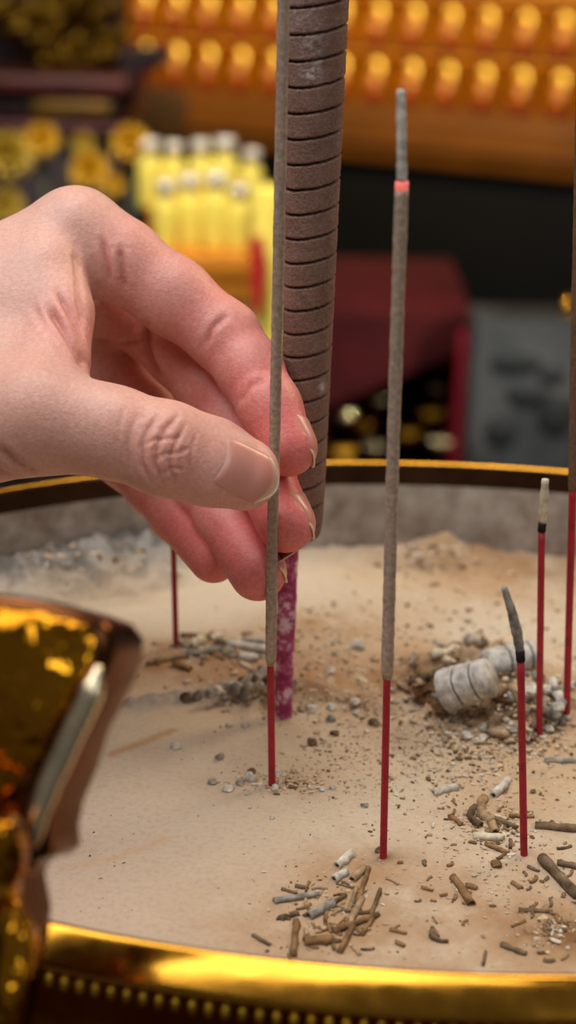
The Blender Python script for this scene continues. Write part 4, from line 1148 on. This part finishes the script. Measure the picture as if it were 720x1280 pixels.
flower('round golden flower at the right end of the carved altar, above the knuckles', 163, 180, 26, 1.45, M_FLOW, 1)
flower('golden flower standing left of the hand under the gilt panel of the altar', 52, 176, 24, 1.46, M_FLOW, 2)
flower('pale gold flower at the left edge under the altar', 10, 196, 34, 1.44, M_FLOW_P, 3)
flower('large golden flower just above the knuckle of the hand', 112, 214, 27, 1.40, M_FLOW, 4)
flower('small dull gold flower between the altar and the large golden flower', 104, 180, 16, 1.48, M_FLOW_P, 6)
flower('low pale gold flower at the left edge beside the wrist', 8, 258, 24, 1.40, M_FLOW_P, 7)
flower('small golden flower right of the large one over the hand', 142, 232, 15, 1.38, M_FLOW, 8)

# ---------------------------------------------------------- bottles on a tray
YT = 1.36
M_TRAY = simple('amber_wood', lin(186, 116, 30), 0.4, var=0.14, scale=14)
M_YEL = simple('yellow_plastic', lin(228, 208, 92), 0.3, var=0.05, scale=30)
M_CAP = simple('silver_white_foil', lin(232, 224, 206), 0.25, metal=0.4, var=0.05, scale=30)
def W2(u, v, y=YT): return PY(u, v, y)
tz = W2(250, 286)[2]
a, b = W2(178, 300), W2(350, 300)
tray = thing('offering_stand', 'two tier amber wooden offering stand behind the forefinger', 'stand', [(a[0] + b[0]) / 2, YT + 0.05, OT])
xm, wd = (a[0] + b[0]) / 2, abs(b[0] - a[0])
mesh('upper_tier', box((xm, YT + 0.085, tz - 0.010), (wd, 0.06, 0.02), None, 0.003), M_TRAY, tray, smooth=40)
mesh('front_tier', box((xm, YT + 0.026, tz - 0.030), (wd, 0.058, 0.02), None, 0.003), M_TRAY, tray, smooth=40)
zl2 = W2(250, 345)[2]
mesh('lower_tier', box((xm - 0.004, YT + 0.05, zl2 - 0.010), (wd, 0.10, 0.02), None, 0.003), M_TRAY, tray, smooth=40)
mesh('riser', box((xm, YT + 0.075, (tz - 0.04 + zl2) / 2), (wd * 0.9, 0.05, tz - 0.04 - zl2), None, 0.002), M_TRAY, tray, smooth=40)
mesh('base_box', box((xm - 0.004, YT + 0.05, (zl2 - 0.02 + OT) / 2), (wd * 0.92, 0.12, zl2 - 0.02 - OT), None, 0.003), M_SHELF_D, tray, smooth=40)
def bottle(label, x, y, z, h, r):
    o = np.array([x, y, z]); t = thing('bottle', label, 'bottle', o, 'yellow bottles on the offering stand')
    mesh('bottle_body', lathe([(0, 0), (r * .92, 0), (r, .003), (r, h * .55), (r * .93, h * .66), (r * .62, h * .78), (r * .55, h * .82), (0, h * .82)], o, 20), M_YEL, t)
    mesh('cap', lathe([(r * .6, h * .80), (r * .72, h * .80), (r * .74, h * .96), (r * .66, h), (0, h)], o, 20), M_CAP, t)
    return t
pos = ['leftmost', 'second from the left', 'third from the left', 'fourth from the left', 'fifth from the left']
proto = None
for row, yy, us in (('back', YT + 0.085, (190, 221, 252, 283, 312)), ('front', YT + 0.028, (206, 236, 266, 296))):
    for k, u in enumerate(us):
        x = PY(u + (7 * k * k + 5 * len(row)) % 9 - 4, 280, yy)[0]; bz = tz if row == 'back' else tz - 0.02
        lab = 'yellow bottle with whitish cap, %s in the %s row on the stand' % (pos[k], row)
        if proto is None: proto = bottle(lab, x, yy, bz, 0.056, 0.0108)
        else: copy_thing(proto, (x, yy + 0.004 * ((k * 3) % 4 - 1.5), bz), lab, scale=0.9 + 0.05 * ((k * 5 + len(row)) % 4))
# tall yellow packet with a red ribbon
pk0, pk1 = PY(316, 236, 1.31), PY(350, 420, 1.31)
pk = thing('yellow_packet', 'tall yellow packet with a red ribbon right of the bottles', 'packet', [(pk0[0] + pk1[0]) / 2, 1.325, OT])
pc = np.array([(pk0[0] + pk1[0]) / 2, 1.325, (pk0[2] + OT) / 2])
mesh('packet_body', box(pc, (pk1[0] - pk0[0], 0.03, pk0[2] - OT), None, 0.005), M_YEL, pk, smooth=40)
r0 = PY(312, 300, 1.30); M_RIB = simple('red_ribbon', lin(176, 30, 34), 0.4, var=0.1)
mesh('ribbon', prism([(0, 0), (0.010, 0.004), (0.013, -0.02), (0.011, -0.05), (0.004, -0.062), (0.001, -0.03)], 0.003, r0, np.array([1.0, 0, 0]), np.array([0, 0, 1.0]), np.array([0, 1.0, 0]), 0.001), M_RIB, pk, smooth=40)
# ---------------------------------------------------------- red case of gold pieces, grey box and finial at the right
YC = 1.50
M_CRED = simple('crimson_lacquer', lin(66, 10, 12), 0.85, spec=0.15, var=0.15, scale=14)
M_CRED_D = simple('deep_crimson_cloth', lin(54, 9, 10), 0.9, spec=0.15, var=0.15, scale=30)
M_POST = simple('plum_red_post', lin(120, 16, 34), 0.35, var=0.12)
l0, r1 = PY(398, 400, YC)[0], PY(588, 400, YC)[0]; ztop = PY(490, 392, YC)[2]; CD = 0.24
case = thing('offering_case', 'open fronted crimson lacquered case of gold pieces on the low table', 'case', [(l0 + r1) / 2, YC + CD / 2, OT])
cx = (l0 + r1) / 2; cw = r1 - l0
mesh('top_board', box((cx, YC + CD / 2, ztop - 0.006), (cw + 0.006, CD, 0.012), None, 0.002), M_CRED, case, smooth=40)
mesh('back_panel', box((cx, YC + CD - 0.005, (ztop + OT) / 2), (cw, 0.008, ztop - OT - 0.012), None, 0.001), M_CRED_D, case, smooth=40)
mesh('side_panel', box((l0 + 0.004, YC + CD / 2, (ztop - 0.012 + OT) / 2), (0.008, CD - 0.02, ztop - OT - 0.012), None, 0.001), M_CRED, case, smooth=40)
mesh('side_panel', box((r1 - 0.004, YC + CD / 2, (ztop - 0.012 + OT) / 2), (0.009, CD - 0.02, ztop - OT - 0.012), None, 0.001), M_POST, case, smooth=40)
mesh('front_post', box((r1 - 0.004, YC - 0.002, (ztop - 0.012 + OT) / 2), (0.012, 0.014, ztop - OT - 0.012), None, 0.002), M_POST, case, smooth=40)
vp = [(PY(u, v, YC) - np.array([l0, YC, ztop]))[[0, 2]] for u, v in ((398, 396), (576, 396), (578, 438), (520, 462), (450, 492), (398, 512))]
mesh('slanting_valance', prism([tuple(p) for p in vp], 0.006, np.array([l0, YC - 0.004, ztop]), np.array([1.0, 0, 0]), np.array([0, 0, 1.0]), np.array([0, 1.0, 0]), 0.001), M_CRED_D, case, smooth=40)
M_PALEG = gold('pale_gold', lin(226, 205, 150), 0.16, 0.0)
def ingot(label, u, v, w, y, mat, seed):
    c = PY(u, v, y); r = w / 2 * (y / ray(u, v)[1]) / FPX
    V, F = ellipsoid(c, (r, r * .62, r * .55), None, 20, 12)
    k = (V[:, 0] - c[0]) / r; V[:, 2] += r * 0.55 * k * k
    V2, F2 = ellipsoid(c + np.array([0, 0, r * .28]), (r * .42, r * .42, r * .42), None, 16, 10)
    t = thing('gold_ingot', label, 'ingot', c, 'gold ingots in the crimson case')
    mesh('boat', (V, F), mat, t); mesh('dome', (V2, F2), mat, t)
for i, (u, v, w, m, lab) in enumerate([
    (430, 520, 34, M_PALEG, 'boat shaped gold ingot upper left under the valance'), (475, 500, 34, M_PALEG, 'boat shaped gold ingot at the left of the lone stick, uppermost'),
    (468, 560, 44, M_PALEG, 'boat shaped pale ingot just above the burner rim, left of the lone stick'), (425, 568, 40, M_GOLD_D, 'dull gold ingot at the lower left of the case'),
    (540, 520, 40, M_GOLD_D, 'dull gold ingot at the right of the lone stick'), (548, 486, 30, M_PALEG, 'bright pale ingot topmost at the right of the lone stick'),
    (552, 556, 40, M_PALEG, 'pale gold ingot lower right beside the plum post'), (510, 545, 40, M_GOLD_D, 'dull gold ingot directly behind the lone stick'), (455, 532, 36, M_GOLD, 'yellow gold ingot in the middle left of the case')]):
    ingot(lab, u, v, w, YC + 0.05 + 0.012 * (i % 3), m, i)
M_GREY = NT('mottled_grey_stone')
nz = M_GREY.noise(16, 3, 0.5)
M_GREY.l(M_GREY.ramp(nz, [(0.38, lin(14, 17, 19)), (0.50, lin(26, 29, 29)), (0.62, lin(46, 46, 45))]), M_GREY.b.inputs['Base Color']); M_GREY.set(Roughness=0.6)
g0, g1 = PY(594, 400, 1.42), PY(800, 400, 1.42)
gb = thing('grey_stone_plaque', 'dark mottled grey stone plaque standing right of the crimson case', 'plaque', [(g0[0] + g1[0]) / 2, 1.45, OT])
mesh('slab', box(((g0[0] + g1[0]) / 2, 1.45, (g0[2] + OT) / 2), (g1[0] - g0[0], 0.06, g0[2] - OT), None, 0.004), M_GREY.m, gb, smooth=40)
rel = [ellipsoid(PY(u, v, 1.421), (ru * .00065, 0.006, rv * .00065), None, 16, 8) for u, v, ru, rv in ((645, 455, 36, 14), (660, 495, 30, 16), (625, 540, 22, 22), (695, 520, 26, 30), (690, 470, 20, 12))]
mesh('relief', join(*rel), simple('dark_relief', lin(22, 24, 24), 0.7, spec=0.2), gb)
fc = PY(722, 420, 1.40)
fin = thing('gold_finial', 'small gold finial at the right edge behind the brown coated stick', 'finial', [fc[0], 1.45, g0[2]])
tz0 = g0[2]; hgt = PY(722, 385, 1.40)[2] - tz0
mesh('finial_body', lathe([(0, 0), (0.008, 0), (0.0085, 0.003), (0.004, 0.006), (0.0075, hgt * .4), (0.0085, hgt * .55), (0.005, hgt * .78), (0.002, hgt * .9), (0, hgt)], (fc[0], 1.45, tz0), 20), M_GOLD, fin)
# ------------------------------------------------------------------ light of the hall, with added fill lights
def area(name, loc, target, size, energy, color, sy=None):
    L = bpy.data.lights.new(name, 'AREA'); L.energy = energy; L.size = size; L.color = color
    if sy: L.shape = 'RECTANGLE'; L.size_y = sy
    o = bpy.data.objects.new(name, L); COL.objects.link(o); o.location = Vector(loc)
    o.rotation_euler = (Vector(target) - Vector(loc)).to_track_quat('-Z', 'Y').to_euler(); return o
area('daylight_above', (-0.38, 0.24, 1.15), (0, 0.42, 0.05), 1.0, 13, (0.97, 0.98, 1.0))
area('cool_fill', (0.62, -0.5, 0.75), (0, 0.42, 0.05), 0.22, 1.8, (0.90, 0.96, 1.0), 0.5)  # cool fill light added from the right front
area('hall_lamp', (0.75, 0.95, 0.75), (0.03, 0.42, 0), 0.28, 4.5, (1.0, 0.76, 0.50))
area('overhead_fill', (0.1, 0.9, 1.7), (0.1, 1.0, -0.4), 0.6, 9, (1.0, 0.9, 0.78))  # fill light added overhead, no fitting behind it
area('rack_fill', tuple(W(7, 0.55, 0.55)), tuple(W(6.5, 0.0)), 0.9, 6, (1.0, 0.76, 0.36), 0.15)  # fill light added to brighten the statue rack
sl = bpy.data.lights.new('offering_fill', 'SPOT'); sl.energy = 40; sl.spot_size = math.radians(52); sl.spot_blend = 0.4; sl.shadow_soft_size = 0.03; sl.color = (1.0, 0.93, 0.8)  # spot added to brighten the offerings
so = bpy.data.objects.new('offering_fill', sl); COL.objects.link(so); so.location = (-0.2, 0.95, 0.75)
so.rotation_euler = (Vector((0.0, 1.55, -0.35)) - so.location).to_track_quat('-Z', 'Y').to_euler()
sc_ = bpy.data.lights.new('case_fill', 'SPOT'); sc_.energy = 34; sc_.spot_size = math.radians(17); sc_.spot_blend = 0.5; sc_.shadow_soft_size = 0.035; sc_.color = (1.0, 0.96, 0.88)  # unseen spot added to raise highlights on the ingots
so2 = bpy.data.objects.new('case_fill', sc_); COL.objects.link(so2); so2.location = (0.55, 0.75, 0.20)
so2.rotation_euler = (Vector((0.03, 1.58, -0.33)) - so2.location).to_track_quat('-Z', 'Y').to_euler()
w = bpy.data.worlds.new('hall'); SC.world = w; w.use_nodes = True
w.node_tree.nodes['Background'].inputs[0].default_value = (0.09, 0.085, 0.083, 1); w.node_tree.nodes['Background'].inputs[1].default_value = 1.0
EXPOSURE = 0.08
# ------------------------------------------------------------------ camera
cd = bpy.data.cameras.new('camera'); co = bpy.data.objects.new('camera', cd); COL.objects.link(co)
R = Matrix((RT, UP, -FW)).transposed()
co.matrix_world = Matrix.Translation(Vector(CAM)) @ R.to_4x4()
cd.sensor_fit = 'VERTICAL'; cd.sensor_height = 36.0; cd.lens = FPX / 1280 * 36.0
cd.clip_start = 0.02; cd.clip_end = 50
cd.dof.use_dof = True; cd.dof.focus_distance = 0.415; cd.dof.aperture_fstop = (cd.lens / 1000) / 0.0062
SC.camera = co
SC.view_settings.view_transform = 'Standard'; SC.view_settings.look = 'None'
SC.view_settings.gamma = 1.0; SC.view_settings.use_curve_mapping = False
SC.view_settings.exposure = EXPOSURE
